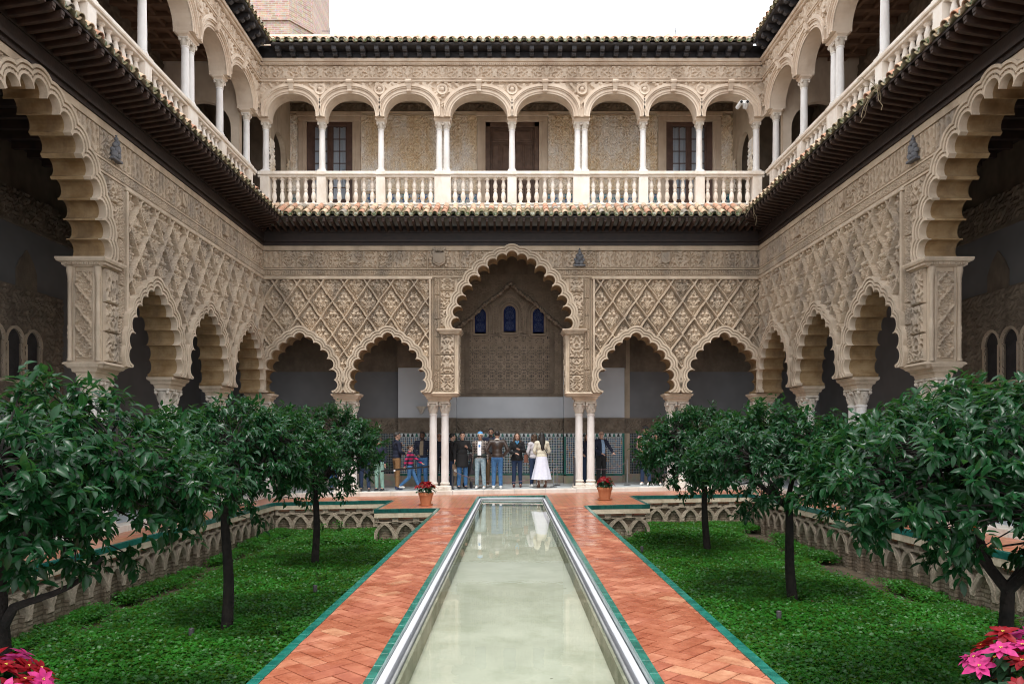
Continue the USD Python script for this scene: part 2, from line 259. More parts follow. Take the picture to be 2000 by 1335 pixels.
# leaves
def leaf_mat(name, ramp, rough=0.38, trans=0.25, tcol=(0.10, 0.28, 0.05), spec=0.28, nsc=30.0, nf=0.35):
    n = {'g': ('geometry', {}), 'r': ('rgb_ramp', {'ramp': ramp}), 'n': ('noise_texture', {'scale': nsc, 'detail': 4.0}), 'cr': ('rgb_ramp', {'ramp': [(0.30, (0.12, 0.12, 0.12)), (0.70, (0.88, 0.88, 0.80))]}), 'mx': ('mix_color', {'blend_type': 'overlay', 'fac': nf}),
         'p': ('principled_bsdf', {'roughness': rough, 'specular_ior_level': spec}), 't': ('translucent_bsdf', {'color': tcol}), 'm': ('mix_closure', {'fac': trans})}
    l = [('g.random_per_island', 'r.fac'), ('r.color', 'mx.a'), ('g.position', 'n.vector'), ('n.fac', 'cr.fac'), ('cr.color', 'mx.b'), ('mx.result', 'p.base_color'), ('p.BSDF', 'm.closure1'), ('t.BSDF', 'm.closure2')]
    return usdkit.material(stage, L + name, n, l, surface='m.closure')
M['leaf'] = leaf_mat('orange_leaf', [(0, (0.005, 0.038, 0.011)), (0.40, (0.014, 0.080, 0.021)), (0.74, (0.034, 0.14, 0.030)), (0.92, (0.085, 0.22, 0.036)), (1, (0.27, 0.36, 0.05))], 0.33, 0.12)
M['cover'] = leaf_mat('ground_leaf', [(0, (0.016, 0.105, 0.009)), (0.35, (0.055, 0.25, 0.018)), (0.7, (0.135, 0.41, 0.030)), (0.9, (0.27, 0.56, 0.045)), (1, (0.46, 0.66, 0.08))], 0.42, 0.24, (0.18, 0.36, 0.04), 0.32, 1.9, 0.75)
M['pleaf'] = leaf_mat('poinsettia_leaf', [(0, (0.012, 0.05, 0.022)), (1, (0.03, 0.10, 0.04))], 0.45, 0.15)
M['red'] = leaf_mat('red_bract', [(0, (0.20, 0.003, 0.010)), (1, (0.44, 0.008, 0.018))], 0.5, 0.2, (0.6, 0.02, 0.02))
M['pink'] = leaf_mat('pink_bract', [(0, (0.46, 0.03, 0.18)), (.6, (0.58, 0.09, 0.29)), (1, (0.66, 0.22, 0.40))], 0.5, 0.2, (0.7, 0.1, 0.4))
M['yellow'] = mat('yellow_bud', (0.5, 0.42, 0.06))
M['orange'] = mat('orange_fruit', (0.7, 0.2, 0.02), rough=0.4)
# glass panes and water
M['pane'] = usdkit.material(stage, L + 'window_glass', {'f': ('fresnel', {'IOR': 1.5}), 't': ('transparent_bsdf', {'color': (0.9, 0.92, 0.93)}), 'g': ('glossy_bsdf', {'color': (0.95, 0.95, 0.95), 'roughness': 0.03}), 'm': ('mix_closure', {})},
                            [('f.fac', 'm.fac'), ('t.BSDF', 'm.closure1'), ('g.BSDF', 'm.closure2')], surface='m.closure')
M['water'] = usdkit.material(stage, L + 'water', {'ge': ('geometry', {}), 'n': ('noise_texture', {'scale': 5.0, 'detail': 3.0}), 'b': ('bump', {'strength': 0.03, 'distance': 0.02}), 'f': ('fresnel', {'IOR': 1.33}),
                             't': ('transparent_bsdf', {'color': (0.95, 0.965, 0.95)}), 'g': ('glossy_bsdf', {'color': (1, 1, 1), 'roughness': 0.015}), 'm': ('mix_closure', {})},
                             [('ge.position', 'n.vector'), ('n.fac', 'b.height'), ('b.normal', 'g.normal'), ('b.normal', 'f.normal'), ('f.fac', 'm.fac'), ('t.BSDF', 'm.closure1'), ('g.BSDF', 'm.closure2')], surface='m.closure')
M['poolbed'] = mat('pool_bed', (0.37, 0.385, 0.315), (0.46, 0.475, 0.395), 1.3, 0.9, 0.1, 20, stain=(0.29, 0.315, 0.235), stscale=1.2)

# ---------------------------------------------------------------- the court: plan
YF, XL, XR = 22.0, -7.5, 7.45            # planes of the far, left and right arcades
SPLAY = 1.0                              # the right range stands slightly askew
def fl(x): return 0.12 + TILT * max(-8.6, min(8.6, x))       # gallery floor level
def frame_far(): return dict(loc=(0, YF, 0), rz=0)
def frame_left(): return dict(loc=(XL, YF, 0), rz=90)
def frame_right(): return dict(loc=(XR, YF, 0), rz=-90 + SPLAY)

# ---- ground and sky-level setting
obj('ground', slab(sbox(-120, -40, 120, 160), -1.9, -1.5), M['soil'], kind='structure')

# ---------------------------------------------------------------- carved relief functions
def arabesque(seed, amp=0.058, k=1.0):
    r = np.random.default_rng(seed); a = r.uniform(0, 6.28, 6); q = r.uniform(0.85, 1.2, 4) * k
    def fn(x, y):                        # x, y in -1..1, mirrored about x = 0
        x = np.abs(x); X = x + 0.16 * np.sin(4.2 * y * q[0] + a[0]); Y = y + 0.16 * np.sin(4.6 * x * q[1] + a[1])
        f = np.sin(8.2 * q[2] * X + 1.5 * np.sin(5 * Y + a[2])) * np.cos(7.4 * q[3] * Y + 1.2 * np.cos(5.5 * X + a[3]))
        rr = np.hypot(x, y - 0.25 * math.sin(a[4])); ring = np.exp(-((rr - 0.55) / 0.07) ** 2)
        return amp * (np.clip(np.tanh(5 * (f + .18)) * 0.5 + 0.5 + 0.5 * ring, 0, 1.1))
    return fn
ARAB = [arabesque(s) for s in range(14)]
def kufic(seed, amp=0.052):
    r = np.random.default_rng(seed); a = r.uniform(0, 6.28, 4)
    def fn(x, y):
        v = np.sin(11 * x + 0.8 * np.sin(3 * y + a[0]) + a[1]) + 0.75 * np.sin(9 * y + 2.2 * np.sin(4 * x + a[2]))
        return amp * (np.tanh(4 * (v + .25)) * 0.5 + 0.5)
    return fn
KUF = [kufic(s) for s in range(8)]
def carve(u0, u1, z0, z1, fn, step, base=0.0, border=0.025, keep=None, rim=0.012):
    uc, zc, hu, hz = (u0 + u1) / 2, (z0 + z1) / 2, (u1 - u0) / 2, (z1 - z0) / 2
    def h(U, Z):
        e = np.minimum(hu - np.abs(U - uc), hz - np.abs(Z - zc))
        x, y = (U - uc) / hu, (Z - zc) / hz
        inside = sst(e, border * 0.6, border * 1.1)
        return base + np.where(e < 1e-6, -0.03, (rim + .012) * (1 - inside) + inside * (fn(x, y) - .012))
    return hfield(u0, u1, z0, z1, step, h, keep=keep)
PU, PZ = 0.70, 1.0
def sebka(u_off, z_top):
    """interlaced lozenge net; in each mesh of it a shell, pine cones and pierced leaves"""
    def h(U, Z):
        u, z = (U - u_off) / PU, (z_top - Z) / PZ
        wob = 0.014 * np.sin(z * 2 * PI * 2 + u * 2)
        a, b = u + z + wob, u - z + wob
        fa, fb = a - np.round(a), b - np.round(b)
        d = np.minimum(np.abs(fa), np.abs(fb)) * 0.573                        # metres across a rib
        notch = 0.5 + 0.5 * np.cos((a + b if False else (Z * 2 * PI / 0.155)))
        rib = 0.150 * (1 - sst(d, 0.021, 0.034)) - 0.014 * np.exp(-(d / 0.009) ** 2) - 0.016 * sst(notch, .5, .9) * sst(d, 0.008, 0.02) * (1 - sst(d, 0.028, 0.04))
        i, j = np.floor(a), np.floor(b)                                     # middle of this mesh
        uc = (i + 0.5 + j + 0.5) / 2; zc = (i - j) / 2
        x = (u - uc) * PU; y = -(z - zc) * PZ
        x = x + 0.012 * np.sin(5 * i + 3 * j)
        rs = np.hypot(x, y + 0.12); th = np.arctan2(x, y + 0.20)
        shell = np.where(rs < 0.098, 0.048 + 0.022 * np.cos(th * 13) + 0.02 * (rs / 0.098) ** 2, 0)
        ring = 0.060 * np.exp(-((rs - 0.118) / 0.012) ** 2)
        def ball(cx, cy, r, hh):
            q = 1 - ((np.abs(x) - cx) ** 2 + (y - cy) ** 2) / r ** 2
            return np.where(q > 0, hh * np.sqrt(np.clip(q, 0, 1)), 0)
        balls = np.maximum(ball(0.062, 0.115, 0.050, 0.098), ball(0.158, -0.005, 0.043, 0.090))
        stem = 0.050 * np.exp(-((np.abs(x) - 0.035 - 0.25 * np.abs(y - 0.05) * (y > 0.0)) / 0.013) ** 2) * (y > -0.03) * (y < 0.26)
        leaf = 0.042 * np.exp(-((np.abs(x) - 0.10 - 0.05 * np.sin(y * 22)) / 0.020) ** 2)
        holes = 0.060 * (np.tanh(5 * (0.30 + np.sin(U * 74 + 2.0 * np.sin(Z * 47)) * np.sin(Z * 66 + 1.7 * np.sin(U * 52)))) * 0.5 + 0.5)
        inner = np.maximum.reduce([shell + .035 * (shell > 0), ring + .03 * (ring > .02), balls + .03 * (balls > 0), stem + .025 * (stem > .02), leaf + .025 * (leaf > .02), holes * (rs > 0.125)])
        wear = 0.8 + 0.4 * noise(np.stack([U * 1.3, Z * 1.3, U * 0], -1), 3)
        return np.maximum(rib, inner * wear * sst(d, 0.05, 0.065)) + 0.004 * noise(np.stack([U * 20, Z * 20, U * 0], -1), 8)
    return h

# ---------------------------------------------------------------- many-lobed arches
SMALL = [(1.02, 3.25), (1.0, 3.55), (0.90, 3.87), (0.73, 4.14), (0.50, 4.36), (0.26, 4.53), (0, 4.66)]
BIG = [(1.66, 5.10), (1.61, 5.44), (1.49, 5.77), (1.33, 6.08), (1.125, 6.38), (0.86, 6.66), (0.57, 6.88), (0.29, 7.02), (0, 7.11)]
def lobed(pts, uc, kx, r, zbot):
    full = [(-x * kx, z) for x, z in pts] + [(x * kx, z) for x, z in pts[::-1][1:]]
    g = [Point(x, z).buffer(r, 8) for x, z in full]
    core = Polygon([(x * 0.985, z - 0.02) for x, z in full] + [(full[-1][0], zbot), (full[0][0], zbot)])
    g = unary_union(g + [core]).intersection(sbox(-9, zbot, 9, 20))
    return affinity.translate(g.simplify(0.004), uc, 0)

# ---- one marble column (its parts once, then referenced)
def column_parts(parent, u, w, z0, r, ztop, capz, order='corinthian', n=18):
    """base, shaft and capital of one column standing at (u, w)"""
    c = thing('column', parent=pstr(parent))
    pl = 0.19
    obj('base', cat([cbox(u - pl, u + pl, w - pl, w + pl, z0, z0 + 0.07, 0.008), lathe([(pl, z0 + .07), (pl + .005, z0 + .10), (pl - .01, z0 + .13), (r + .02, z0 + .15), (r + .015, z0 + .18), (r + .035, z0 + .20), (r + .035, z0 + .22), (r + .005, z0 + .245)], n, u, w)]), M['step'], c, smooth=40)
    H = ztop - (z0 + 0.245)
    obj('shaft', lathe([(r, z0 + .245), (r * 1.0, z0 + .245 + H * .35), (r * .93, ztop - .05), (r * .93 + .018, ztop - .035), (r * .93 + .018, ztop)], n, u, w), M['marble'], c, smooth=40)
    h = capz - ztop; parts = [lathe([(r * .95, ztop), (r * .98, ztop + h * .35), (r * 1.12, ztop + h * .6), (r * 1.3, ztop + h * .82), (r * 1.2, ztop + h * .84)], n, u, w)]
    for k in range(8):                                            # two rows of leaves
        for row, (zz, rr, s) in enumerate(((.10, r * 1.0, .40), (.36, r * 1.08, .36))):
            a = (k + 0.5 * row) * PI / 4; ca, sa = math.cos(a), math.sin(a); t = np.array([-sa, ca, 0]); o = np.array([ca, sa, 0]); p = np.array([u, w, ztop + h * zz])
            parts.append(hull([p + o * rr + t * .045, p + o * rr - t * .045, p + o * (rr + .012) + [0, 0, h * s * .6] + t * .04, p + o * (rr + .012) + [0, 0, h * s * .6] - t * .04, p + o * (rr + .05) + [0, 0, h * s], p + o * (rr - .02), p + o * (rr + .055) + [0, 0, h * s * .8]]))
    ab = r * 1.42
    for sx in (-1, 1):
        for sy in (-1, 1):                                        # corner volutes
            parts.append(mv(trimesh_arr(trimesh.creation.icosphere(1, 0.045)), u + sx * (ab - .035), w + sy * (ab - .035), ztop + h * .76))
    parts.append(cbox(u - ab, u + ab, w - ab, w + ab, ztop + h * .86, capz, .012))
    obj('capital', cat(parts), M['capital'], c, smooth=50)
    return c
def trimesh_arr(m): return np.asarray(m.vertices), np.asarray(m.faces)
def moulded(u0, u1, w0, w1, prof):
    """a stepped impost or cornice on a rectangle: prof is a list of (z, outset)"""
    P = []
    for (za, oa), (zb, ob) in zip(prof, prof[1:]):
        if zb - za < 1e-4: continue
        P.append(hull([(u, w, z) for z, o in ((za, oa), (zb, ob)) for u in (u0 - o, u1 + o) for w in (w0 - o, w1 + o)]))
    return cat(P)
WT = 0.62                                                          # thickness of the lower walls

def coat_of_arms(parent, u, z, s=1.0, m='block', kind='shield'):
    W = -0.045
    if kind == 'shield':
        a = [(0, .0), (.13, .07), (.15, .18), (.15, .32), (-.15, .32), (-.15, .18), (-.13, .07)]
        parts = [prism(Polygon([(u + x * s, z + y * s) for x, y in a]), W - .07, W + .02), prism(Polygon([(u + x * s * .72, z + .045 * s + y * s * .76) for x, y in a]), W - .095, W - .068)]
        for k in range(5): parts.append(hull([(u + (k - 2) * .05 * s + d * .018, W + e, z + (.36 + (.10 if k == 2 else .05) * q) * s) for d in (-1, 1) for e in (-.08, .02) for q in (0, 1)]))
        for sx in (-1, 1):
            for k in range(6):
                t = k / 5; parts.append(mv(trimesh_arr(trimesh.creation.icosphere(1, .042 * s)), u + sx * (.17 + .045 * math.sin(5 * t)) * s, W - .03, z + (.02 + .40 * t) * s))
    elif kind == 'plain':
        a = [(0, .0), (.11, .06), (.12, .16), (.12, .30), (-.12, .30), (-.12, .16), (-.11, .06)]
        parts = [prism(Polygon([(u + x * s, z + y * s) for x, y in a]), W - .055, W + .02), prism(Polygon([(u - .09 * s, z + .24 * s), (u - .05 * s, z + .26 * s), (u + .09 * s, z + .10 * s), (u + .05 * s, z + .08 * s)]), W - .072, W - .05)]
    elif kind == 'castle':
        parts = [cbox(u - .12 * s, u + .12 * s, W - .06, W + .02, z, z + .10 * s), cbox(u - .07 * s, u + .07 * s, W - .07, W + .02, z + .098 * s, z + .20 * s)] + [cbox(u + (k - .07) * s, u + (k + .0) * s, W - .06, W + .02, z + .197 * s, z + .27 * s) for k in (-.05, .035, .12)]
    else:                                                          # crowned lion-like lump on a base
        parts = [cbox(u - .17 * s, u + .17 * s, W - .10, W + .02, z, z + .05 * s)]
        for x, y, r, d in ((-.07, .12, .075, .05), (.05, .11, .07, .05), (0, .22, .085, .06), (-.06, .30, .055, .06), (.07, .29, .05, .05), (.11, .19, .05, .04), (-.12, .20, .045, .04), (.01, .36, .06, .06), (0, .44, .04, .05), (0, .50, .022, .05)):
            parts.append(mv(trimesh_arr(trimesh.creation.icosphere(1, r * s)), u + x * s, W - d, z + y * s))
    obj('coat_of_arms' if kind != 'lion' else 'crest_figure', cat(parts), M['lead'] if m == 'lead' else M[m], parent, smooth=40)

def arcade(name, label, fr, u_lo, u_hi, smalls, bigs, step, base_z, pairs, emblems, group=None, detail=lambda u: True, wall_ext=None):
    """one range of the lower court. smalls: [(centre, x stretch)]; bigs: [(centre, half-width stretch)]; local u along it, w (y) into the wall"""
    T = thing(name, label, 'arcade', fr['loc'], fr['rz'], group)
    S = [(lobed(SMALL, c, k, 0.165, 3.02), c) for c, k in smalls]
    B = [(lobed(BIG, c, k, 0.165, 4.92), c, k) for c, k in bigs]
    lo, hi = wall_ext or (u_lo, u_hi)
    jam = [sbox(c - 1.66 * k, 2.9, c + 1.66 * k, 4.93) for _, c, k in B]
    core = sbox(lo, 3.02, hi, 7.43).difference(unary_union([g.buffer(0.03, 4) for g, *_ in S + B] + jam))
    CORE = core
    for g, *_ in S + B:
        lin = g.buffer(0.034, 4).difference(g).intersection(sbox(lo, 3.0 if g.bounds[1] < 4 else 4.9, hi, 9))
        lin = lin.difference(sbox(g.bounds[0] + .14, g.bounds[1] - .1, g.bounds[2] - .14, g.bounds[1] + .012))
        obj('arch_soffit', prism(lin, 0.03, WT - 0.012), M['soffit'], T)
        zb = 3.02 if g.bounds[1] < 4 else 4.93
        clip = sbox(u_lo, zb, u_hi, 9) if zb > 4 else sbox(u_lo, zb, u_hi, 6.2)
        rings = []
        for a, b, front in ((0.0, .045, -.105), (.045, .075, -.075), (.075, .12, -.115), (.12, .15, -.08), (.15, .20, -.125)):
            q = g.buffer(b, 5).difference(g.buffer(a, 5) if a else g).intersection(clip)
            q = q.difference(sbox(g.bounds[0] + .14, g.bounds[1] - .3, g.bounds[2] - .14, g.bounds[1] + .012))
            rings.append(prism(q, front, 0.028))
        bd = []                                                    # beads along the second moulding
        ring = g.buffer(.06, 5).exterior; n = int(ring.length / .07) if zb > 4 or len(smalls) < 5 else 0
        for k in range(n):
            p = ring.interpolate(k / n, normalized=True)
            if p.y > zb + .03 and u_lo < p.x < u_hi: bd.append(hull([(p.x + dx, -.09 + dw, p.y + dz) for dx, dw, dz in ((.02, 0, 0), (-.02, 0, 0), (0, -.02, 0), (0, .02, 0), (0, 0, .02), (0, 0, -.02))]))
        obj('arch_moulding', cat(rings + bd), M['moulding'], T, smooth=25)
    block = unary_union([g.buffer(.175, 4) for g, *_ in S + B] + jam)
    shapely.prepare(block)
    def keep(u, z): return ~shapely.contains_xy(block, u, z)
    # pilasters flank each big arch
    pil = []
    for _, c, k in B:
        for s in (-1, 1): pil.append((c + s * 1.66 * k, c + s * (1.66 * k + 0.70), s))
    # sebka panels between the pilasters and the corners
    edges = [u_lo] + sorted(e for p in pil for e in p[:2]) + [u_hi]
    panels = [(edges[i], edges[i + 1]) for i in range(0, len(edges), 2)] if pil else [(u_lo, u_hi)]
    spans = [p for p in panels if not any(abs((p[0] + p[1]) / 2 - c) < 1.0 for _, c, _ in B)]
    deep = unary_union([sbox(a_ - .2, 2.9, b_ + .2, 6.45) for a_, b_ in spans if detail((a_ + b_) / 2)]).intersection(sbox(u_lo, 0, u_hi, 9))
    obj('wall', cat([m for m in (prism(CORE.difference(deep), 0.012, WT), prism(CORE.intersection(deep), 0.095, WT)) if m]), M['joint'], T)
    for a, b in spans:
        if not detail((a + b) / 2): continue
        ia, ib = (a + .13 if abs(a - u_lo) > .01 else a), (b - .13 if abs(b - u_hi) > .01 else b)
        obj('lattice_panel', hfield(ia, ib, 3.03, 6.42, step, sebka(emblems['soff'], 6.27), w=.075, keep=keep), M['stucco_carved'], T)
        fr_ = []
        for (x0, x1, z0, z1) in ((ia - .10, ib + .10, 6.42, 6.50), (ia - .06, ia, 3.03, 6.42), (ib, ib + .06, 3.03, 6.42)):
            if x0 < u_lo - .005 or x1 > u_hi + .005: x0, x1 = max(x0, u_lo), min(x1, u_hi)
            if x1 - x0 > .03: fr_.append(cbox(x0, x1, -.075, .02, z0, z1, .015))
        obj('panel_frame', cat(fr_), M['moulding'], T)
        for e in (ia - .13, ib + .06):                            # narrow carved strip at the panel's side
            if u_lo < e < u_hi - .05 and detail(e): obj('carved_strip', carve(e, e + .07, 3.03, 6.42, lambda x, y: .034 * (np.tanh(4 * np.sin(y * 90 + 3 * np.sin(x * 3))) * .5 + .5), .016, base=.012, border=.008), M['block'], T)
    # friezes: an inscription band, then a course of carved blocks, then a plain strip under the eaves
    r = np.random.default_rng(len(name) * 7 + int(abs(u_lo) * 10)); x = u_lo
    while x < u_hi - .2:
        wd = min(r.uniform(.9, 1.4), u_hi - x)
        if u_hi - x - wd < .5: wd = u_hi - x
        if detail(x + wd / 2):
            mesh = carve(x + .006, x + wd - .006, 6.53, 6.715, lambda X, Y, f=KUF[r.integers(8)], q=wd / .19: f(X * q, Y), step * .9, base=.018, border=.018, keep=keep)
            if len(mesh[1]): obj('inscription_block', mesh, M['block'], T)
        x += wd
    x = u_lo; blocked = []
    while x < u_hi - .2:
        wd = min(r.uniform(.42, .60), u_hi - x)
        if u_hi - x - wd < .3: wd = u_hi - x
        if detail(x + wd / 2):
            mesh = carve(x + .008, x + wd - .008, 6.76, 7.285, ARAB[r.integers(14)] if r.random() < .6 else KUF[r.integers(8)], step * .8, base=.012, border=.03, keep=keep)
            if len(mesh[1]): obj('carved_block', mesh, M['block'], T)
        x += wd
    strip = lambda z0, z1, w0: prism(sbox(u_lo, z0, u_hi, z1).difference(block), w0, .02)
    obj('plain_string', cat([m for m in (strip(6.49, 6.528, -.04), strip(6.72, 6.755, -.05), strip(7.29, 7.425, -.05)) if m]), M['joint'], T)
    # pilasters, their blocks, cornices, jamb panels and colonnettes
    for a, b, s in pil:
        lo_, hi_ = min(a, b), max(a, b); far = not detail((a + b) / 2)
        ns = (hi_ - .19, hi_ - .02) if s > 0 else (lo_ + .02, lo_ + .19)        # narrow strip beside the panel
        wd = (lo_ + .06, hi_ - .20) if s > 0 else (lo_ + .20, hi_ - .06)
        if not far:
            z = 3.05
            while z < 6.45:
                h_ = r.uniform(.48, .62)
                if z < 4.78 < z + h_ + .25: h_ = 4.78 - z
                if 4.78 <= z < 4.99: z = 4.99
                if z + h_ > 6.2: h_ = 6.48 - z
                mesh = carve(*wd, z + .006, z + h_ - .006, ARAB[r.integers(14)], step * .8, base=.022, border=.03, keep=keep)
                if len(mesh[1]): obj('carved_block', mesh, M['block'], T)
                z += h_
            z = 3.05
            while z < 6.4:
                h_ = r.uniform(.4, .75); h_ = 6.48 - z if z + h_ > 6.25 else h_
                obj('carved_block', carve(*ns, z + .005, z + h_ - .005, lambda X, Y, f=KUF[r.integers(8)], q=h_ / .17: f(X, Y * q), step * .8, base=.02, border=.015, keep=keep), M['block'], T)
                z += h_
        # cornice on the front and the jamb, with dentils
        ca, cb = (lo_ - .05, hi_ - .21) if s > 0 else (lo_ + .21, hi_ + .05)
        den = [box(u, u + .022, -.115, -.06, 4.80, 4.835) for u in np.arange(ca - .02, cb, .045)]
        ju = a - s * .0
        den += [box(min(ju - s * .115, ju), max(ju - s * .115, ju), w, w + .022, 4.80, 4.835) for w in np.arange(0, WT, .045)]
        obj('cornice', cat([moulded(ca + .05, cb - .05, .0, WT, [(4.77, .03), (4.80, .07), (4.835, .075), (4.86, .13), (4.90, .15), (4.93, .15)])] + den), M['moulding'], T)
        obj('sill_moulding', moulded(lo_ + .02, hi_ - .02, .0, WT - .02, [(2.93, .02), (2.97, .05), (3.0, .09), (3.03, .07), (3.05, .03)]), M['moulding'], T)
        # fill of blocks between the pilaster and the arch band, above the cornice
        if not far:
            cpos = (a - s * 1.0, a - s * .02); f0, f1 = min(cpos), max(cpos); z = 4.99
            while z < 6.4:
                h_ = .5 if z + .5 < 6.3 else 6.48 - z
                for q0, q1 in ((f0, (f0 + f1) / 2 - .005), ((f0 + f1) / 2 + .005, f1)):
                    mesh = carve(q0, q1, z + .005, z + h_ - .005, ARAB[r.integers(14)], step * .8, base=.018, border=.028, keep=keep)
                    if len(mesh[1]): obj('carved_block', mesh, M['block'], T)
                z += h_
            # the jamb: traced panel between two little columns
            def lattice(X, Y): 
                yy = Y * 4.2; q = np.abs(np.mod(yy + X + 1, 2) - 1); q2 = np.abs(np.mod(yy - X + 1, 2) - 1); d = np.minimum(q, q2)
                return .055 * (1 - sst(d, .10, .18)) + .040 * (np.tanh(3 * np.sin(X * 13 + 2 * np.sin(Y * 30)) * np.sin(Y * 42 + 2 * np.sin(X * 9))) * .5 + .5)
            pm = carve(.15, WT - .15, 3.10, 4.70, lattice, .012, base=.01, border=.02)
            jm = turn(pm, lambda x, y, z: (a + s * .0 + s * (y + .004), x, z))
            obj('jamb_panel', flip(jm) if s > 0 else jm, M['stucco_carved'], T)
            jf = cat([box(min(a - s * .02, a), max(a - s * .02, a), w0, w1, 3.05, 4.77) for w0, w1 in ((.115, .15), (WT - .15, WT - .115))])
            obj('jamb_frame', jf, M['moulding'], T)
            for w in (.055, WT - .055):
                prof = [(.05, 3.05), (.05, 3.09), (.038, 3.11), (.036, 3.45), (.05, 3.48), (.036, 3.52), (.052, 3.56), (.036, 3.60), (.05, 3.66), (.034, 3.72), (.034, 4.48), (.045, 4.50), (.038, 4.53), (.05, 4.62), (.065, 4.70), (.06, 4.77)]
                obj('colonnette', lathe(prof, 10, a - s * .02, w), M['moulding'], T, smooth=50)
    # capitals, imposts and columns
    for uc, cols in pairs:
        zf = base_z(uc); us = [c[0] for c in cols]; ws = [c[1] for c in cols]
        obj('impost', moulded(min(us) - .13, max(us) + .13, min(ws) - .16, max(ws) + .16, [(2.76, .0), (2.84, .02), (2.86, .06), (2.91, .07), (2.95, .12), (3.005, .13)]), M['moulding'], T)
        for u, w in cols: column_parts(T, u, w, zf, .118, 2.40, 2.76)
        obj('plinth', cbox(min(us) - .24, max(us) + .24, min(ws) - .24, max(ws) + .24, zf - .13, zf + .001, .008), M['step'], T)
    for (u, z, s, m, kd) in emblems['arms']: coat_of_arms(T, u, z, s, m, kd)
    return T

WM = WT / 2
pair = lambda u, d=.18: (u, [(u - d, WM), (u + d, WM)])
arcade('arcade_wall', 'carved stucco arcade across the far end of the court, with the tall central arch above the visitors', frame_far(), -7.5, 7.5,
       [(-6.36, .95), (-3.72, .97), (3.72, .97), (6.36, .95)], [(0, 1.0)], .02, fl,
       [pair(-5.02), pair(5.02), pair(-2.22), pair(2.22), (-7.7, [(-7.80, WM), (-7.46, WM)]), (7.7, [(7.80, WM), (7.46, WM)])],
       dict(soff=-7.5 + .72 - .36, arms=[(-2.18, 6.80, 1.25, 'block', 'shield'), (2.02, 6.80, 1.05, 'lead', 'lion'), (4.6, 6.88, 1.1, 'block', 'plain'), (-4.75, 6.90, 1.0, 'block', 'castle')]), wall_ext=(-8.1, 8.1))
def side(sg, label, fr):
    sm = [(sg * c, .97) for c in (1.25, 4.0, 6.70)]; u_lo, u_hi = (-12.2, -.0) if sg < 0 else (.0, 12.2)
    cs = [pair(sg * 2.63), pair(sg * 5.36), (sg * 8.25, [(sg * 8.08, WM), (sg * 8.45, WM)]), (sg * 12.75, [(sg * 12.6, WM), (sg * 12.95, WM)])]
    arms = [(sg * 8.30, 6.82, .95, 'lead', 'lion'), (sg * 5.4, 6.88, 1.1, 'block', 'plain'), (sg * 3.0, 6.9, 1.0, 'block', 'castle')]
    lo, hi = (-21.0, 0.0) if sg < 0 else (0.0, 21.0)
    sm += [(sg * c, .97) for c in (14.4, 17.1, 19.85)]
    cs += [pair(sg * 15.8), pair(sg * 18.5)]
    return arcade('arcade_wall', label, fr, lo, hi, sm, [(sg * 10.5, 1.13)], .018, lambda u: fl(sg * 7.8), cs, dict(soff=sg * .36, arms=arms), detail=lambda u: abs(u) < 12.4)
side(-1, 'carved stucco arcade along the left side of the court, cut by the left edge of the picture', frame_left())
side(1, 'carved stucco arcade along the right side of the court, cut by the right edge of the picture', frame_right())

# ---------------------------------------------------------------- tiled eaves
def tile_mesh(L_=.42, r0=.088, r1=.074, t=.014, n=7):
    """half-round clay tile along -y (downhill), arched upwards"""
    a = np.linspace(0, PI, n); V = []
    for y, r in ((0, r1), (-L_, r0)):
        for rr in (r, r - t): V += [(rr * math.cos(k), y, rr * math.sin(k)) for k in a]
    F = []; o0, i0, o1, i1 = 0, n, 2 * n, 3 * n
    for k in range(n - 1):
        F += [(o0 + k, o1 + k, o1 + k + 1, o0 + k + 1), (i0 + k, i0 + k + 1, i1 + k + 1, i1 + k), (o1 + k, i1 + k, i1 + k + 1, o1 + k + 1), (o0 + k, o0 + k + 1, i0 + k + 1, i0 + k)]
    F += [(o0, i0, i1, o1), (o0 + n - 1, o1 + n - 1, i1 + n - 1, i0 + n - 1)]
    F = np.array(F); return np.array(V), np.vstack([F[:, [0, 1, 2]], F[:, [0, 2, 3]]])[:, ::-1]
TILE = tile_mesh(); PAN = tile_mesh(L_=.46, r0=.085, r1=.098)
def pitch(m, ang): 
    v, f = m; c, s = math.cos(ang), math.sin(ang); return np.stack([v[:, 0], v[:, 1] * c - v[:, 2] * s, v[:, 1] * s + v[:, 2] * c], 1), f
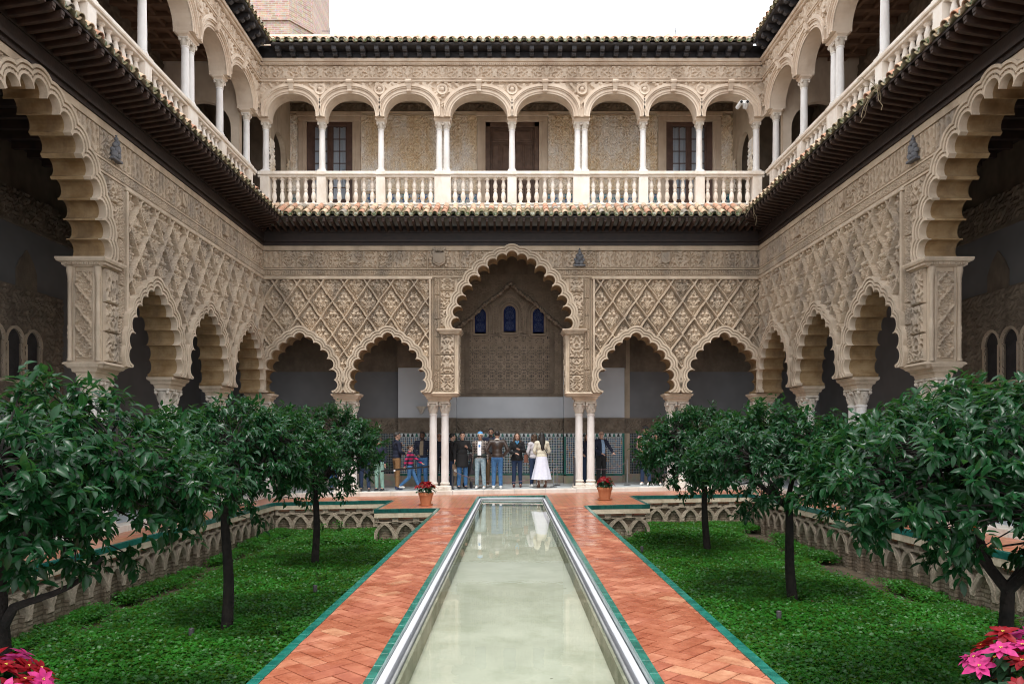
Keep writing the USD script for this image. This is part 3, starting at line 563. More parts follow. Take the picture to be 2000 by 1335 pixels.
def eave(name, label, fr, u_lo, u_hi, ends, over, z_edge, z_wall, w_wall, rows, near, seed, rcount):
    """tiled strip falling from (w_wall, z_wall) to (-over, z_edge). ends: (clip at the low end?, clip at the high end?) where it meets a neighbour in a valley"""
    T = thing(name, label, 'eave', fr['loc'], fr['rz'])
    r = np.random.default_rng(seed); run = w_wall + over; slope = math.atan2(z_wall - z_edge, run); Ls = math.hypot(run, z_wall - z_edge)
    pitch_u = .27; nc = int((u_hi - u_lo) / pitch_u); pans, mort = [], []; count = 0; rest = []
    order = sorted(range(nc + 1), key=lambda k: -near(u_lo + k * pitch_u))
    for k in order:
        u = u_lo + (k + .5) * pitch_u
        lim = 1e9
        if ends[0]: lim = min(lim, u - u_lo)
        if ends[1]: lim = min(lim, u_hi - u)
        start = max(0.0, over - max(lim, -.0)) if lim < over else 0.0       # how far up the slope this row begins
        s0 = start / math.cos(slope)
        nrow = max(1, int(math.ceil((Ls - s0) / .34)))
        for q in range(nrow):
            s = s0 + q * .34
            if s > Ls - .05: break
            tm = pitch(mv(TILE, 0, .42, 0), slope) if False else pitch(TILE, slope)
            base = s + .42
            y = -over + base * math.cos(slope); z = z_edge + base * math.sin(slope) + .055 + .012 * (q > 0)
            m_ = mv(tm, u + r.normal(0, .006), y, z + r.normal(0, .004), rz=r.normal(0, .025))
            mt = M['tile_moss'] if (q == 0 and r.random() < .22) else M['tile'][int(r.choice(4, p=(.27, .36, .27, .10)))]
            if count < 300: obj('roof_tile', m_, mt, T, smooth=45); count += 1
            else: rest.append(m_)
        for q in range(nrow):
            s = s0 + q * .36 - .05
            v, f = PAN; pm = pitch((v * [1, 1, -1], f[:, ::-1]), slope); base = s + .46
            pans.append(mv(pm, u + pitch_u / 2, -over + base * math.cos(slope), z_edge + base * math.sin(slope) + .075))
        a = np.linspace(0, PI, 7)                                   # mortar and moss packed behind the tile mouths
        y0 = -over + (s0 + .05) * math.cos(slope); zz = z_edge + (s0 + .05) * math.sin(slope) + .05
        mort.append(hull([(u + .072 * math.cos(t), y0 + d, zz + .070 * math.sin(t)) for t in a for d in (0, .05)]))
        mort.append(hull([(u + pitch_u / 2 + .080 * math.cos(t), y0 - .05 + d + .02, zz + .03 - .085 * math.sin(t) * (.92 if d else 1)) for t in a for d in (0, .06)]))
    if rest: obj('far_roof_tiles', cat(rest), M['tile'][1], T, smooth=45, kind='stuff')
    obj('channel_tiles', cat(pans), M['tile_moss'], T, smooth=45, kind='stuff')
    obj('mossy_mortar', cat(mort), M['tile_ends'], T, kind='stuff')
    # boarding under the tiles, clipped on the valley lines
    e0 = [(u_lo, 0)] if ends[0] else [(u_lo, 0)]
    poly = [(u_lo, w_wall), (u_hi, w_wall), (u_hi, 0), (u_hi - (over if ends[1] else 0), -over + .03), (u_lo + (over if ends[0] else 0), -over + .03), (u_lo, 0)]
    v, f = slab(Polygon(poly), -.04, .0)
    v = v.copy(); v[:, 2] += z_edge + (v[:, 1] + over) * math.tan(slope) - .02
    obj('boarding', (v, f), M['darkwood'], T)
    return T, slope
def rafters(T, u_lo, u_hi, ends, over, step_u, z_in, z_out, h, wd, m, bent=True):
    n = int((u_hi - u_lo) / step_u)
    for k in range(n):
        u = u_lo + (k + .5) * step_u; lim = over
        if ends[0]: lim = min(lim, u - u_lo)
        if ends[1]: lim = min(lim, u_hi - u)
        if lim < .12: continue
        o = lim - .05; t = o / over; zo = z_in + (z_out - z_in) * t; a, b = u - wd / 2, u + wd / 2
        P = [hull([(q, w, z) for q in (a, b) for w, z in ((.0, z_in - h), (-o * .9, zo - h), (-o, zo - h * .8), (-o, zo), (0, z_in))])]
        if lim > over - .01: P.append(cbox(a - .008, b + .008, -o - .012, -o + .02, zo - h * .5, zo + .002, .006))
        obj('rafter', cat(P), m, T)
def eave_beam(T, u_lo, u_hi, z0, z1, w, m, ends, over, zf):
    P = [box(u_lo, u_hi, w, w + .16, z0, z1), box(u_lo, u_hi, w - .05, w, z0 + .10, z0 + .16), box(u_lo, u_hi, w - .03, w, z1 - .12, z1 - .04), box(u_lo, u_hi, w - .02, w, z0, z0 + .03)]
    obj('wall_plate', cat(P), m, T)
OV, OU = .80, .50
for fr, lo, hi, ends, lab, near, seed in (
        (frame_far(), -7.5, 7.5, (True, True), 'lower tiled eave on dark rafters across the far end, beneath the white balustrade', lambda u: -abs(u), 1),
        (frame_left(), -21.0, 0.0, (False, True), 'lower tiled eave on dark rafters running along the left side of the court', lambda u: u, 2),
        (frame_right(), 0.0, 21.0, (True, False), 'lower tiled eave on dark rafters running along the right side of the court', lambda u: -u, 3)):
    T, sl = eave('tiled_eave', lab, fr, lo, hi, ends, OV, 8.10, 8.56, .02, 3, near, seed, 0)
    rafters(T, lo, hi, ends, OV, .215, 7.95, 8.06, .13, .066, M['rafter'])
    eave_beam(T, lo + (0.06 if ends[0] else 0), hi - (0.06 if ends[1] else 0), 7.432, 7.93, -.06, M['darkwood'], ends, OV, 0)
for fr, lo, hi, ends, lab, near, seed in (
        (frame_far(), -7.6, 7.6, (True, True), 'upper roof edge with green ridge tiles across the far end, against the sky', lambda u: -abs(u), 4),
        (frame_left(), -21.0, .1, (False, True), 'upper roof edge on black brackets above the left gallery', lambda u: u, 5),
        (frame_right(), -.1, 21.0, (True, False), 'upper roof edge on black brackets above the right gallery', lambda u: -u, 6)):
    fr = dict(fr); lx, ly, lz = fr['loc']; fr['loc'] = (lx + {90: -.12}.get(fr['rz'], .12 if fr['rz'] < 0 else 0), ly + (.12 if fr['rz'] == 0 else 0), lz)
    T, sl = eave('roof_edge', lab, fr, lo, hi, ends, OU, 13.36, 13.36 + .8 * math.tan(math.radians(29)), .30, 2, near, seed, 0)
    # brackets: scrolled black modillions under a boarded soffit
    n = int((hi - lo) / .42)
    for k in range(n):
        u = lo + (k + .5) * .42; lim = OU
        if ends[0]: lim = min(lim, u - lo)
        if ends[1]: lim = min(lim, hi - u)
        if lim < OU - .02: continue
        pr = [(0, 13.10), (-.12, 13.12), (-.20, 13.08), (-.26, 13.12), (-.27, 13.18), (-.34, 13.16), (-.40, 13.20), (-.41, 13.30), (0, 13.30)]
        obj('bracket', turn(prism(Polygon(pr), u - .065, u + .065), lambda x, y, z: (y, x, z)), M['blackwood'], T)
    obj('soffit_board', box(lo + (.45 if ends[0] else 0), hi - (.45 if ends[1] else 0), -OU + .04, .0, 13.302, 13.325), M['blackwood'], T)
    obj('wall_plate', cat([box(lo - .3, hi + .3, .02, .45, 13.078, 13.52), box(lo + .1, hi - .1, -.03, .02, 13.08, 13.30)]), M['blackwood'], T)
    # the roof behind and its glazed green ridge
    zr = 13.36 + .8 * math.tan(math.radians(29)); e = 3.0
    v, f = slab(Polygon([(lo - (e if ends[0] else 0), .28 + e), (hi + (e if ends[1] else 0), .28 + e), (hi, .28), (lo, .28)]), -.05, .05); v = v.copy(); v[:, 2] += zr - .03 + (v[:, 1] - .28) * math.tan(math.radians(31.5))
    obj('roof_slope', (v, f), M['tile'][1], T)
    if fr['rz'] == 0:
        zt = zr + 3.0 * math.tan(math.radians(31.5)) - .09
        for k in range(22):
            u = -7.6 + k * .72
            obj('ridge_tile', mv(turn(pitch(TILE, 0), lambda x, y, z: (y * .86, x * 1.1, z * 1.3)), u + .36, 3.25, zt - .02), M['green'] if k % 2 == 0 else M['ledge'], T, smooth=45)
        for u in (-6.3, -4.6, 2.35, 5.65):
            obj('conductor_mount', cat([tube([(u, 3.2, zt), (u, 3.2, zt + .3)], .012, 5), tube([(u - .28, 3.2, zt + .18), (u + .28, 3.2, zt + .18)], .010, 5)]), M['iron'], T)

# ---------------------------------------------------------------- upper gallery: arches on slim columns, friezes, balustrade
SET = .15                                                          # the upper planes stand back a little
def upper_frames():
    return (dict(loc=(0, YF + SET, 0), rz=0), dict(loc=(XL - SET, YF + SET, 0), rz=90), dict(loc=(XR + SET, YF + SET, 0), rz=-90 + SPLAY))
def ellipse_open(a, b, z0=11.38, rise=.69):
    c, h = (a + b) / 2, (b - a) / 2; t = np.linspace(0, PI, 25)
    return Polygon([(b, z0 - .3)] + [(c + h * math.copysign(abs(math.cos(k)) ** .88, math.cos(k)), z0 + rise * math.sin(k) ** .92) for k in t] + [(a, z0 - .3)])
def scroll_relief(k, z0, z1):
    zc, hz = (z0 + z1) / 2, (z1 - z0) / 2
    def h(U, Z):
        u = U * k; y = (Z - zc) / hz; x = np.abs(np.mod(u, 2) - 1) * 2 - 1
        rr = np.hypot(x - .0, y); sp = np.sin(9 * rr - 2 * np.arctan2(y, x + 1e-6) * 1)
        f = np.sin(6.5 * x + 2 * np.sin(3.6 * y)) * np.cos(4.4 * y + 1.5 * np.cos(4 * x))
        e = sst(1 - np.abs(y), .02, .12)
        return .005 + e * .060 * (np.tanh(4 * (f + .5 * sp)) * .5 + .5) * (.8 + .4 * noise(np.stack([U, Z, U * 0], -1), 5))
    return h
def upper_gallery(name, label, fr, cols, corner_lo, corner_hi, detail, step, z_lo=11.38):
    """cols: positions along u, a tuple for a double column"""
    T = thing(name, label, 'upper gallery', fr['loc'], fr['rz'])
    P = [(c if isinstance(c, tuple) else (c,)) for c in cols]
    hw = .165
    arches = []
    for p, q in zip(P, P[1:]):
        a, b = p[-1] + hw - .03, q[0] - hw + .03
        arches.append((a, b))
    ops = [ellipse_open(a, b) for a, b in arches]
    UO = unary_union(ops); lo, hi = corner_lo, corner_hi
    wallp = sbox(lo, z_lo, hi, 13.08).difference(UO)
    obj('wall', prism(wallp, .0, .46), M['upper'], T)
    for (a, b), g in zip(arches, ops):
        rings = []
        for x0, x1, fr_ in ((.0, .055, -.022), (.055, .085, -.045), (.085, .15, -.03), (.15, .19, -.065), (.19, .235, -.095), (.235, .28, -.075)):
            rg = g.buffer(x1, 8).difference(g.buffer(x0, 8) if x0 else g).intersection(sbox(a - .185, z_lo + .002, b + .185, 12.5))
            if b - a > .3: rings.append(prism(rg, fr_, .02))
        ring = g.buffer(.17, 8).exterior; n = int(ring.length / .085)
        for k in range(n):
            pt = ring.interpolate(k / n, normalized=True)
            if pt.y > z_lo + .04 and a - .17 < pt.x < b + .17 and detail((a + b) / 2): rings.append(box(pt.x - .017, pt.x + .017, -.062, -.02, pt.y - .017, pt.y + .017))
        obj('archivolt', cat(rings), M['upper'], T, smooth=25)
        c = (a + b) / 2; zt = g.bounds[3]
        key = cat([hull([(c + d * (.075 if z > zt + .2 else .055), w, z) for d in (-1, 1) for w, z in ((-.16, zt + .36), (-.05, zt + .02), (.02, zt), (.02, zt + .36), (-.16, zt + .24))]),
                   turn(lathe([(.045, -.09), (.06, -.085), (.06, .085), (.045, .09)], 10), lambda x, y, z: (c + z, y - .15, x + zt + .31)), turn(lathe([(.03, -.07), (.038, -.065), (.038, .065), (.03, .07)], 8), lambda x, y, z: (c + z, y - .075, x + zt + .06))])
        obj('keystone', key, M['upper'], T, smooth=40)
    blk = unary_union([g.buffer(.27, 6) for g in ops]); shapely.prepare(blk)
    def spandrel(U, Z):
        x = U * 3.1; f = np.sin(9 * Z + 2.2 * np.sin(7 * U)) * np.cos(13 * U + 2 * np.cos(8 * Z)) + .4 * np.sin(31 * U + 3 * np.sin(19 * Z))
        h_ = .004 + .065 * (np.tanh(4 * f) * .5 + .5)
        return h_
    sp = hfield(lo + (.0 if corner_lo == lo else 0), hi, 11.6, 12.40, step, spandrel, keep=lambda u, z: ~shapely.contains_xy(blk, u, z))
    obj('spandrel_relief', sp, M['upper_relief'], T)
    for p in P[1:-1]:                                              # a head in a round frame over every support
        c = sum(p) / len(p)
        if not detail(c): continue
        md = [turn(lathe([(.10, 0), (.10, .05), (.125, .075), (.155, .08), (.18, .05), (.18, -.02)], 20), lambda x, y, z: (x + c, -z - .01, y + 12.17)),
              mv(trimesh_arr(trimesh.creation.icosphere(2, .068)), c + .005, -.05, 12.185), hull([(c + x, w, 12.17 + y) for x, y in ((-.08, -.10), (.08, -.10), (.05, -.03), (-.05, -.03)) for w in (-.06, -.01)])]
        obj('medallion', cat(md), M['upper'], T, smooth=40)
    obj('carved_frieze', hfield(lo, hi, 12.52, 12.90, step * .8, scroll_relief(1.9, 12.52, 12.90)), M['upper_relief'], T)
    tr = [box(lo, hi, -.075, .02, 12.40, 12.43), box(lo, hi, -.05, .02, 12.43, 12.49), box(lo, hi, -.085, .02, 12.49, 12.515), box(lo, hi, -.07, .02, 12.905, 12.935), box(lo, hi, -.10, .02, 12.935, 12.985), box(lo, hi, -.15, .02, 12.985, 13.075)]
    tr += [box(u, u + .03, -.095, -.06, 12.907, 12.933) for u in np.arange(lo + .1, hi - .1, .06)] + [box(u, u + .03, -.092, -.07, 12.402, 12.428) for u in np.arange(lo + .1, hi - .1, .06)]
    obj('string_course', cat(tr), M['upper'], T)
    for p in P:
        us = p
        obj('impost', moulded(us[0] - .10, us[-1] + .10, .13, .33, [(11.27, .0), (11.31, .02), (11.33, .05), (11.358, .06), (11.384, .045)]), M['upper'], T)
        for u in us:
            c = thing('column', parent=pstr(T)); w = .23
            obj('base', cat([cbox(u - .125, u + .125, w - .125, w + .125, 9.772, 9.82, .006), lathe([(.125, 9.82), (.13, 9.84), (.105, 9.86), (.11, 9.885), (.095, 9.90)], 14, u, w)]), M['marble'], c, smooth=40)
            obj('shaft', lathe([(.096, 9.90), (.096, 10.3), (.086, 11.04), (.10, 11.05), (.10, 11.07)], 16, u, w), M['marble'], c, smooth=40)
            cp = [lathe([(.088, 11.07), (.092, 11.14), (.105, 11.20), (.12, 11.235)], 14, u, w), cbox(u - .125, u + .125, w - .125, w + .125, 11.235, 11.272, .008)]
            cp += [mv(trimesh_arr(trimesh.creation.icosphere(1, .034)), u + sx * .095, w + sy * .095, 11.215) for sx in (-1, 1) for sy in (-1, 1)]
            cp += [hull([(u + math.cos(t + d) * rr, w + math.sin(t + d) * rr, z) for d, rr, z in ((-.3, .09, 11.08), (.3, .09, 11.08), (-.25, .11, 11.15), (.25, .11, 11.15), (0, .125, 11.165), (0, .08, 11.1))]) for t in np.arange(8) * PI / 4]
            obj('capital', cat(cp), M['capital'], c, smooth=50)
    return T
def baluster_prof(z0, z1):
    h = z1 - z0; q = [(.075, 0), (.075, .05), (.052, .06), (.038, .10), (.066, .20), (.078, .28), (.062, .40), (.040, .475), (.056, .495), (.056, .53), (.040, .55), (.064, .66), (.068, .72), (.050, .82), (.034, .90), (.055, .93), (.075, .95), (.075, 1)]
    return [(r, z0 + t * h) for r, t in q]
def balustrade(name, label, fr, cols, lo, hi, per, u_nomore=None):
    T = thing(name, label, 'balustrade', fr['loc'], fr['rz'])
    P = [(c if isinstance(c, tuple) else (c,)) for c in cols]
    obj('plinth', cat([cbox(lo, hi, .10, .36, 8.58, 8.74, .012), cbox(lo, hi, .08, .38, 8.74, 8.80, .012)]), M['rail'], T)
    obj('handrail', cat([cbox(lo, hi, .11, .35, 9.60, 9.66, .008), cbox(lo, hi, .06, .40, 9.66, 9.765, .02)]), M['rail'], T)
    for p in P: obj('pedestal', cat([cbox(p[0] - .14, p[-1] + .14, .085, .375, 8.80, 9.60, .01), cbox(p[0] - .15, p[-1] + .15, .055, .405, 9.655, 9.77, .012)]), M['rail'], T)
    for p, q in zip(P, P[1:]):
        a, b = p[-1] + .14, q[0] - .14; n = max(1, int(round((b - a) / per)))
        for k in range(n):
            u = a + (k + .5) * (b - a) / n
            obj('baluster', lathe(baluster_prof(8.80, 9.60), 12, u, .23), M['rail'], T, smooth=50)
    return T
UF, UL, UR = upper_frames()
fc = [-7.52, -5.80, -4.0, (-2.22, -2.0), 0.0, (2.0, 2.22), 4.0, 5.72, 7.46]
sc = [.42, 2.42, (4.22, 4.50), 6.55, 8.65, (10.6, 10.88), 13.0, 15.1, (17.1, 17.4), 19.6]
upper_gallery('gallery_arcade', 'cream upper gallery of eight round arches across the far end of the court', UF, fc, -7.72, 7.66, lambda u: True, .022)
upper_gallery('gallery_arcade', 'cream upper gallery of round arches along the left side, top left of the picture', UL, [(-c if not isinstance(c, tuple) else (-c[1], -c[0])) for c in sc[::-1]], -20.5, -.0, lambda u: u > -9.5, .024)
upper_gallery('gallery_arcade', 'cream upper gallery of round arches along the right side, top right of the picture', UR, sc, .0, 20.5, lambda u: u < 9.5, .024)
balustrade('balustrade', 'white marble balustrade across the far end, above the lower tiled eave', UF, fc, -7.74, 7.68, .25)
balustrade('balustrade', 'white marble balustrade climbing to the top left corner of the picture', UL, [(-c if not isinstance(c, tuple) else (-c[1], -c[0])) for c in sc[::-1]], -20.5, .02, .27)
balustrade('balustrade', 'white marble balustrade climbing to the top right corner of the picture', UR, sc, -.02, 20.5, .27)

# ---------------------------------------------------------------- back walls, floors and ceilings of the galleries
D_LOW, D_UP = 2.75, 2.75
# upper back wall across the far end, local to the far frame
bw = thing('gallery_back_wall', 'stuccoed back wall of the far upper gallery with two glazed windows and a panelled door', 'wall', (0, YF + SET + D_UP, 0))
holes = [(-6.98, -5.42, 9.1, 12.42), (-.90, .92, 8.72, 12.42), (5.24, 6.82, 9.1, 12.42)]
wp = sbox(-7.75, 8.6, 7.7, 13.35).difference(unary_union([sbox(a, c, b, d) for a, b, c, d in holes]))
obj('wall', prism(wp, .03, .35), mat('gallery_plaster', (0.74, 0.62, 0.48), (0.82, 0.71, 0.57), 2.0, 0.85, 0.2, 50), bw)
def star_relief(U, Z):
    a = np.mod(U / .46, 1) * 2 - 1; b = np.mod(Z / .56, 1) * 2 - 1; a, b = np.abs(a), np.abs(b)
    f = np.sin(8 * a + 2.2 * np.sin(6 * b)) * np.cos(7 * b + 2 * np.cos(5 * a)); d = np.minimum(np.abs(a + b - 1), np.abs(a - b))
    worn = noise(np.stack([U * .9, Z * .9, U * 0 + 2], -1), 4)
    return (.070 * (np.tanh(5 * (f + .30)) * .5 + .5) + .014 * (1 - sst(d, .06, .12))) * (.55 + .6 * worn)
M['peeled'] = mat('limewashed_stucco', (0.78, 0.62, 0.42), (0.88, 0.74, 0.55), 2.5, 0.9, 0.5, 60, stain=(0.97, 0.96, 0.95), stscale=0.9, stlo=.42)
hb = unary_union([sbox(a - .3, c - .5, b + .3, d + .32) for a, b, c, d in holes]); shapely.prepare(hb)
obj('star_stucco', hfield(-7.7, 7.66, 10.06, 12.62, .024, star_relief, w=.028, keep=lambda u, z: ~shapely.contains_xy(hb, u, z)), M['peeled'], bw)
obj('dark_frieze', hfield(-7.7, 7.66, 12.76, 13.08, .03, scroll_relief(2.3, 12.76, 13.05), w=.02), M['carved_dark'], bw, smooth=True)
obj('frieze_ledge', cat([box(-7.7, 7.66, -.05, .03, 12.69, 12.755)]), M['upper'], bw)
obj('tile_dado', cat([box(a, b, .0, .03, 8.70, 9.96) for a, b in ((-7.7, -7.27), (-5.12, -1.2), (1.22, 4.94), (7.13, 7.66))]), M['dado_up'], bw)
obj('dado_rim', cat([box(a, b, -.02, .03, 9.965, 10.05) for a, b in ((-7.7, -7.27), (-5.12, -1.2), (1.22, 4.94), (7.13, 7.66))]), M['joint'], bw)
for i, (a, b, c, d) in enumerate(holes):
    fr_ = [cbox(a - .28, a, -.06, .03, 8.7, d, .012), cbox(b, b + .28, -.06, .03, 8.7, d, .012), cbox(a - .28, b + .28, -.06, .03, d, d + .16, .012), cbox(a - .33, b + .33, -.11, .03, d + .16, d + .28, .012), cbox(a - .12, a - .08, -.08, .0, 8.7, d, .006), cbox(b + .08, b + .12, -.08, .0, 8.7, d, .006)]
    obj('stone_surround', cat(fr_), M['upper'], bw)
    if i == 1:
        D = thing('door', parent=pstr(bw))
        obj('frame', cat([cbox(a, a + .16, .03, .25, 8.72, d, .01), cbox(b - .16, b, .03, .25, 8.72, d, .01), cbox(a, b, .03, .25, d - .16, d - .0, .01)]), M['doorwood'], D)
        mid = (a + b) / 2
        for x0, x1 in ((a + .16, mid - .006), (mid + .006, b - .16)):
            lw = x1 - x0; Q = [cbox(x0, x1, .14, .19, 8.72, d - .16, .005)]
            for z0, z1, two in ((8.85, 9.35, 0), (9.42, 10.25, 1), (10.32, 10.80, 0), (10.87, 11.70, 1), (11.77, 12.18, 0)):
                for q0, q1 in (((x0 + .06, x0 + lw / 2 - .03), (x0 + lw / 2 + .03, x1 - .06)) if two else ((x0 + .06, x1 - .06),)):
                    Q += [cbox(q0, q1, .105, .142, z0, z1, .02), cbox(q0 + .06, q1 - .06, .085, .11, z0 + .06, z1 - .06, .015)]
            obj('door_leaf', cat(Q), M['doorwood'], D)
    else:
        W_ = thing('window', parent=pstr(bw)); mid = (a + b) / 2
        obj('frame', cat([cbox(a, a + .20, .02, .22, c, d, .01), cbox(b - .20, b, .02, .22, c, d, .01), cbox(a + .2, b - .2, .02, .22, d - .14, d, .01), cbox(a + .2, b - .2, .03, .22, c, c + .7, .01), cbox(mid - .05, mid + .05, .05, .2, c + .7, d - .14, .01)]), M['redwood'], W_)
        bars = []
        for x0, x1 in ((a + .2, mid - .05), (mid + .05, b - .2)):
            bars += [box(x0, x0 + .05, .08, .13, c + .7, d - .14), box(x1 - .05, x1, .08, .13, c + .7, d - .14), box((x0 + x1) / 2 - .012, (x0 + x1) / 2 + .012, .09, .12, c + .7, d - .14)]
            bars += [box(x0 + .05, x1 - .05, .092, .118, z - .013, z + .013) for z in np.linspace(c + .7, d - .14, 7)[1:-1]]
        obj('glazing_bars', cat(bars), M['redwood'], W_)
        obj('pane', box(a + .2, b - .2, .104, .108, c + .7, d - .14), M['pane'], W_)
        cu = hfield(a + .22, b - .22, c + .7, d - .1, .03, lambda U, Z: .03 * np.sin(U * 38 + .3 * np.sin(Z * 2)), w=.15)
        obj('curtain', cu, mat('net_curtain', (0.72, 0.76, 0.84), rough=0.9) if i == 0 else stage.GetPrimAtPath(L + 'net_curtain') and UsdShade.Material.Get(stage, L + 'net_curtain'), W_, smooth=True)
# short cross arches at both ends of that gallery
for s, lab in ((-1, 'left'), (1, 'right')):
    T = thing('cross_wall', f'golden stucco cross wall with a small arch closing the {lab} end of the far upper gallery', 'wall', ((-7.62 if s < 0 else 7.58), YF + SET + .48, 0), 90)
    p = sbox(0, 8.7, 2.26, 13.05).difference(Polygon([(.55, 8.7), (.55, 11.0)] + [(1.15 - .6 * math.cos(t), 11.0 + .55 * math.sin(t)) for t in np.linspace(0, PI, 13)] + [(1.75, 11.0), (1.75, 8.7)]))
    obj('wall', prism(p, -.08, .08), M['joint'], T)
    obj('stucco_panel', cat([hfield(.02, .5, 9.9, 11.0, .03, star_relief, w=-.075), hfield(1.8, 2.24, 9.9, 11.0, .03, star_relief, w=-.075)]) if s < 0 else turn(cat([hfield(.02, .5, 9.9, 11.0, .03, star_relief, w=-.075), hfield(1.8, 2.24, 9.9, 11.0, .03, star_relief, w=-.075)]), lambda x, y, z: (x, -y, z)), M['peeled'], T, smooth=True)
# side galleries upstairs: a plain back wall, a coffered ceiling
for s, fr, lab in ((-1, UL, 'left'), (1, UR, 'right')):
    T = thing('gallery_back_wall', f'dim back wall and dark coffered ceiling of the {lab} upper gallery', 'wall', fr['loc'], fr['rz'])
    sg = s
    u0, u1 = (-20.5, 2.8) if s < 0 else (-2.8, 20.5)
    obj('wall', cat([box(u0, u1, D_UP, D_UP + .3, 8.6, 13.1)] + [box(*(sorted((-s * 2.8, -s * 3.0))), -.5, D_UP + .3, 8.6, 13.1)]), M['carved_dark'], T)
    obj('ceiling', box(u0 if s > 0 else u0, u1, .47, D_UP, 13.0, 13.06), M['coffer'], T)
    beams = [box(u, u + .12, .47, D_UP, 12.86, 12.998) for u in np.arange(u0 + .2, u1, .55)] + [box(u0, u1, w, w + .09, 12.89, 12.997) for w in (.9, 1.35, 1.8, 2.25)]
    obj('ceiling_beams', cat(beams), M['coffer'], T)
    e0 = -.02 * s * -1
    end = -s * 0 
    obj('wall_frieze', hfield(u0, u1, 12.3, 12.8, .06, scroll_relief(1.6, 12.3, 12.8), w=D_UP - .01), M['carved_dark'], T, smooth=True)
    for k, u in enumerate((4.6, 8.8)):
        a = s * u
        obj('doorway', cat([cbox(a - .85, a - .6, D_UP - .08, D_UP, 8.7, 11.6, .01), cbox(a + .6, a + .85, D_UP - .08, D_UP, 8.7, 11.6, .01), cbox(a - .95, a + .95, D_UP - .1, D_UP, 11.6, 11.85, .01)]), M['upper'], T)
        obj('door_leaf', box(a - .6, a + .6, D_UP - .03, D_UP - .002, 8.7, 11.6), M['doorwood'], T)
    # transverse arch where this gallery meets the far one
    tu = s * .25
    poly = sbox(.47, 8.7, D_UP, 13.0).difference(Polygon([(.72, 8.7), (.72, 10.9)] + [(1.6 - .88 * math.cos(t), 10.9 + .8 * math.sin(t)) for t in np.linspace(0, PI, 17)] + [(2.48, 10.9), (2.48, 8.7)]))
    obj('cross_arch', turn(prism(poly, tu - .1, tu + .1), lambda x, y, z: (y, x, z)), M['upper'], T)
fc_ = thing('gallery_ceiling', 'dark boarded ceiling of the far upper gallery behind the arches', 'ceiling', (0, YF + SET, 0))
obj('boards', box(-7.7, 7.65, .465, D_UP + .02, 13.062, 13.1), M['joint'], fc_)
# slab between the storeys (lower ceiling, upper floor)
sl = thing('gallery_floor', 'timber floor between the lower and the upper galleries, seen dark above the arches', 'floor', (0, 0, 0))
ring = Polygon([(-10.9, -1), (-10.9, 25.3), (10.9, 25.3), (10.9, -1), (XR + .5, -1), (XR + .1, YF + .05), (XL - .05, YF + .05), (XL - .05, -1)])
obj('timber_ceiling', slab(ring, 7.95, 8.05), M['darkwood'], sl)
obj('tile_floor', slab(ring.buffer(-.01), 8.052, 8.57), M['marble'], sl)
bm = [box(u, u + .1, YF + WT, 24.9, 7.78, 7.95) for u in np.arange(-7.4, 7.4, .45)]
for s in (-1, 1): bm += [box(min(s * 8.3, s * 10.6), max(s * 8.3, s * 10.6), y, y + .1, 7.78, 7.95) for y in np.arange(.5, 24.6, .5)]
obj('ceiling_beams', cat(bm), M['rafter'], sl)

# ---- lower back wall, far end
YB = 24.75
LB = thing('gallery_back_wall', 'back wall of the far lower gallery with carved alcove, white plaster and tiled dado behind the visitors', 'wall', (0, YB, 0))
ac = Polygon([(-1.88, 2.0), (-1.88, 5.35), (-1.35, 5.75), (-.9, 6.2), (-.35, 6.6), (-.05, 6.92), (.25, 6.6), (.8, 6.2), (1.25, 5.75), (1.75, 5.35), (1.75, 2.0)])
alc = Polygon([(x, max(z, .1)) for x, z in ac.exterior.coords])
alc = Polygon([(-1.88, .1), (-1.88, 5.35), (-1.35, 5.75), (-.9, 6.2), (-.35, 6.6), (-.05, 6.92), (.25, 6.6), (.8, 6.2), (1.25, 5.75), (1.75, 5.35), (1.75, .1)])
upper_p = sbox(-3.9, 4.05, 3.85, 7.95).difference(alc)
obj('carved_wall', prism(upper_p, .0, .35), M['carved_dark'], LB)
def fine(U, Z): return .045 * (np.tanh(4 * np.sin(U * 24 + 2 * np.sin(Z * 15)) * np.sin(Z * 26 + 2 * np.sin(U * 17))) * .5 + .5)
shapely.prepare(alc)
obj('carved_relief', hfield(-2.6, 2.6, 4.4, 7.2, .022, lambda U, Z: .004 + 0 * U, w=-.02, keep=lambda u, z: ~shapely.contains_xy(alc.buffer(.08), u, z) & (star_relief(u * 1.7, z * 1.7) > .03)), mat('alcove_relief', (0.20, 0.155, 0.11), (0.28, 0.22, 0.16), 4, 0.9, 0.4, 60), LB)
cs_ = [(x, z) for x, z in alc.exterior.coords if z > 5]
ls = shapely.LineString(sorted(cs_)); mq = []
for k in range(46):
    p = ls.interpolate(k / 45, normalized=True); mq.append(mv(trimesh_arr(trimesh.creation.icosphere(1, .055 + .025 * (k % 3 == 0))), p.x, -.03 - .02 * (k % 2), p.y))
obj('stalactite_trim', cat(mq), mat('stalactite_stucco', (0.20, 0.155, 0.115), (0.30, 0.24, 0.18), 6, 0.9), LB, smooth=True)
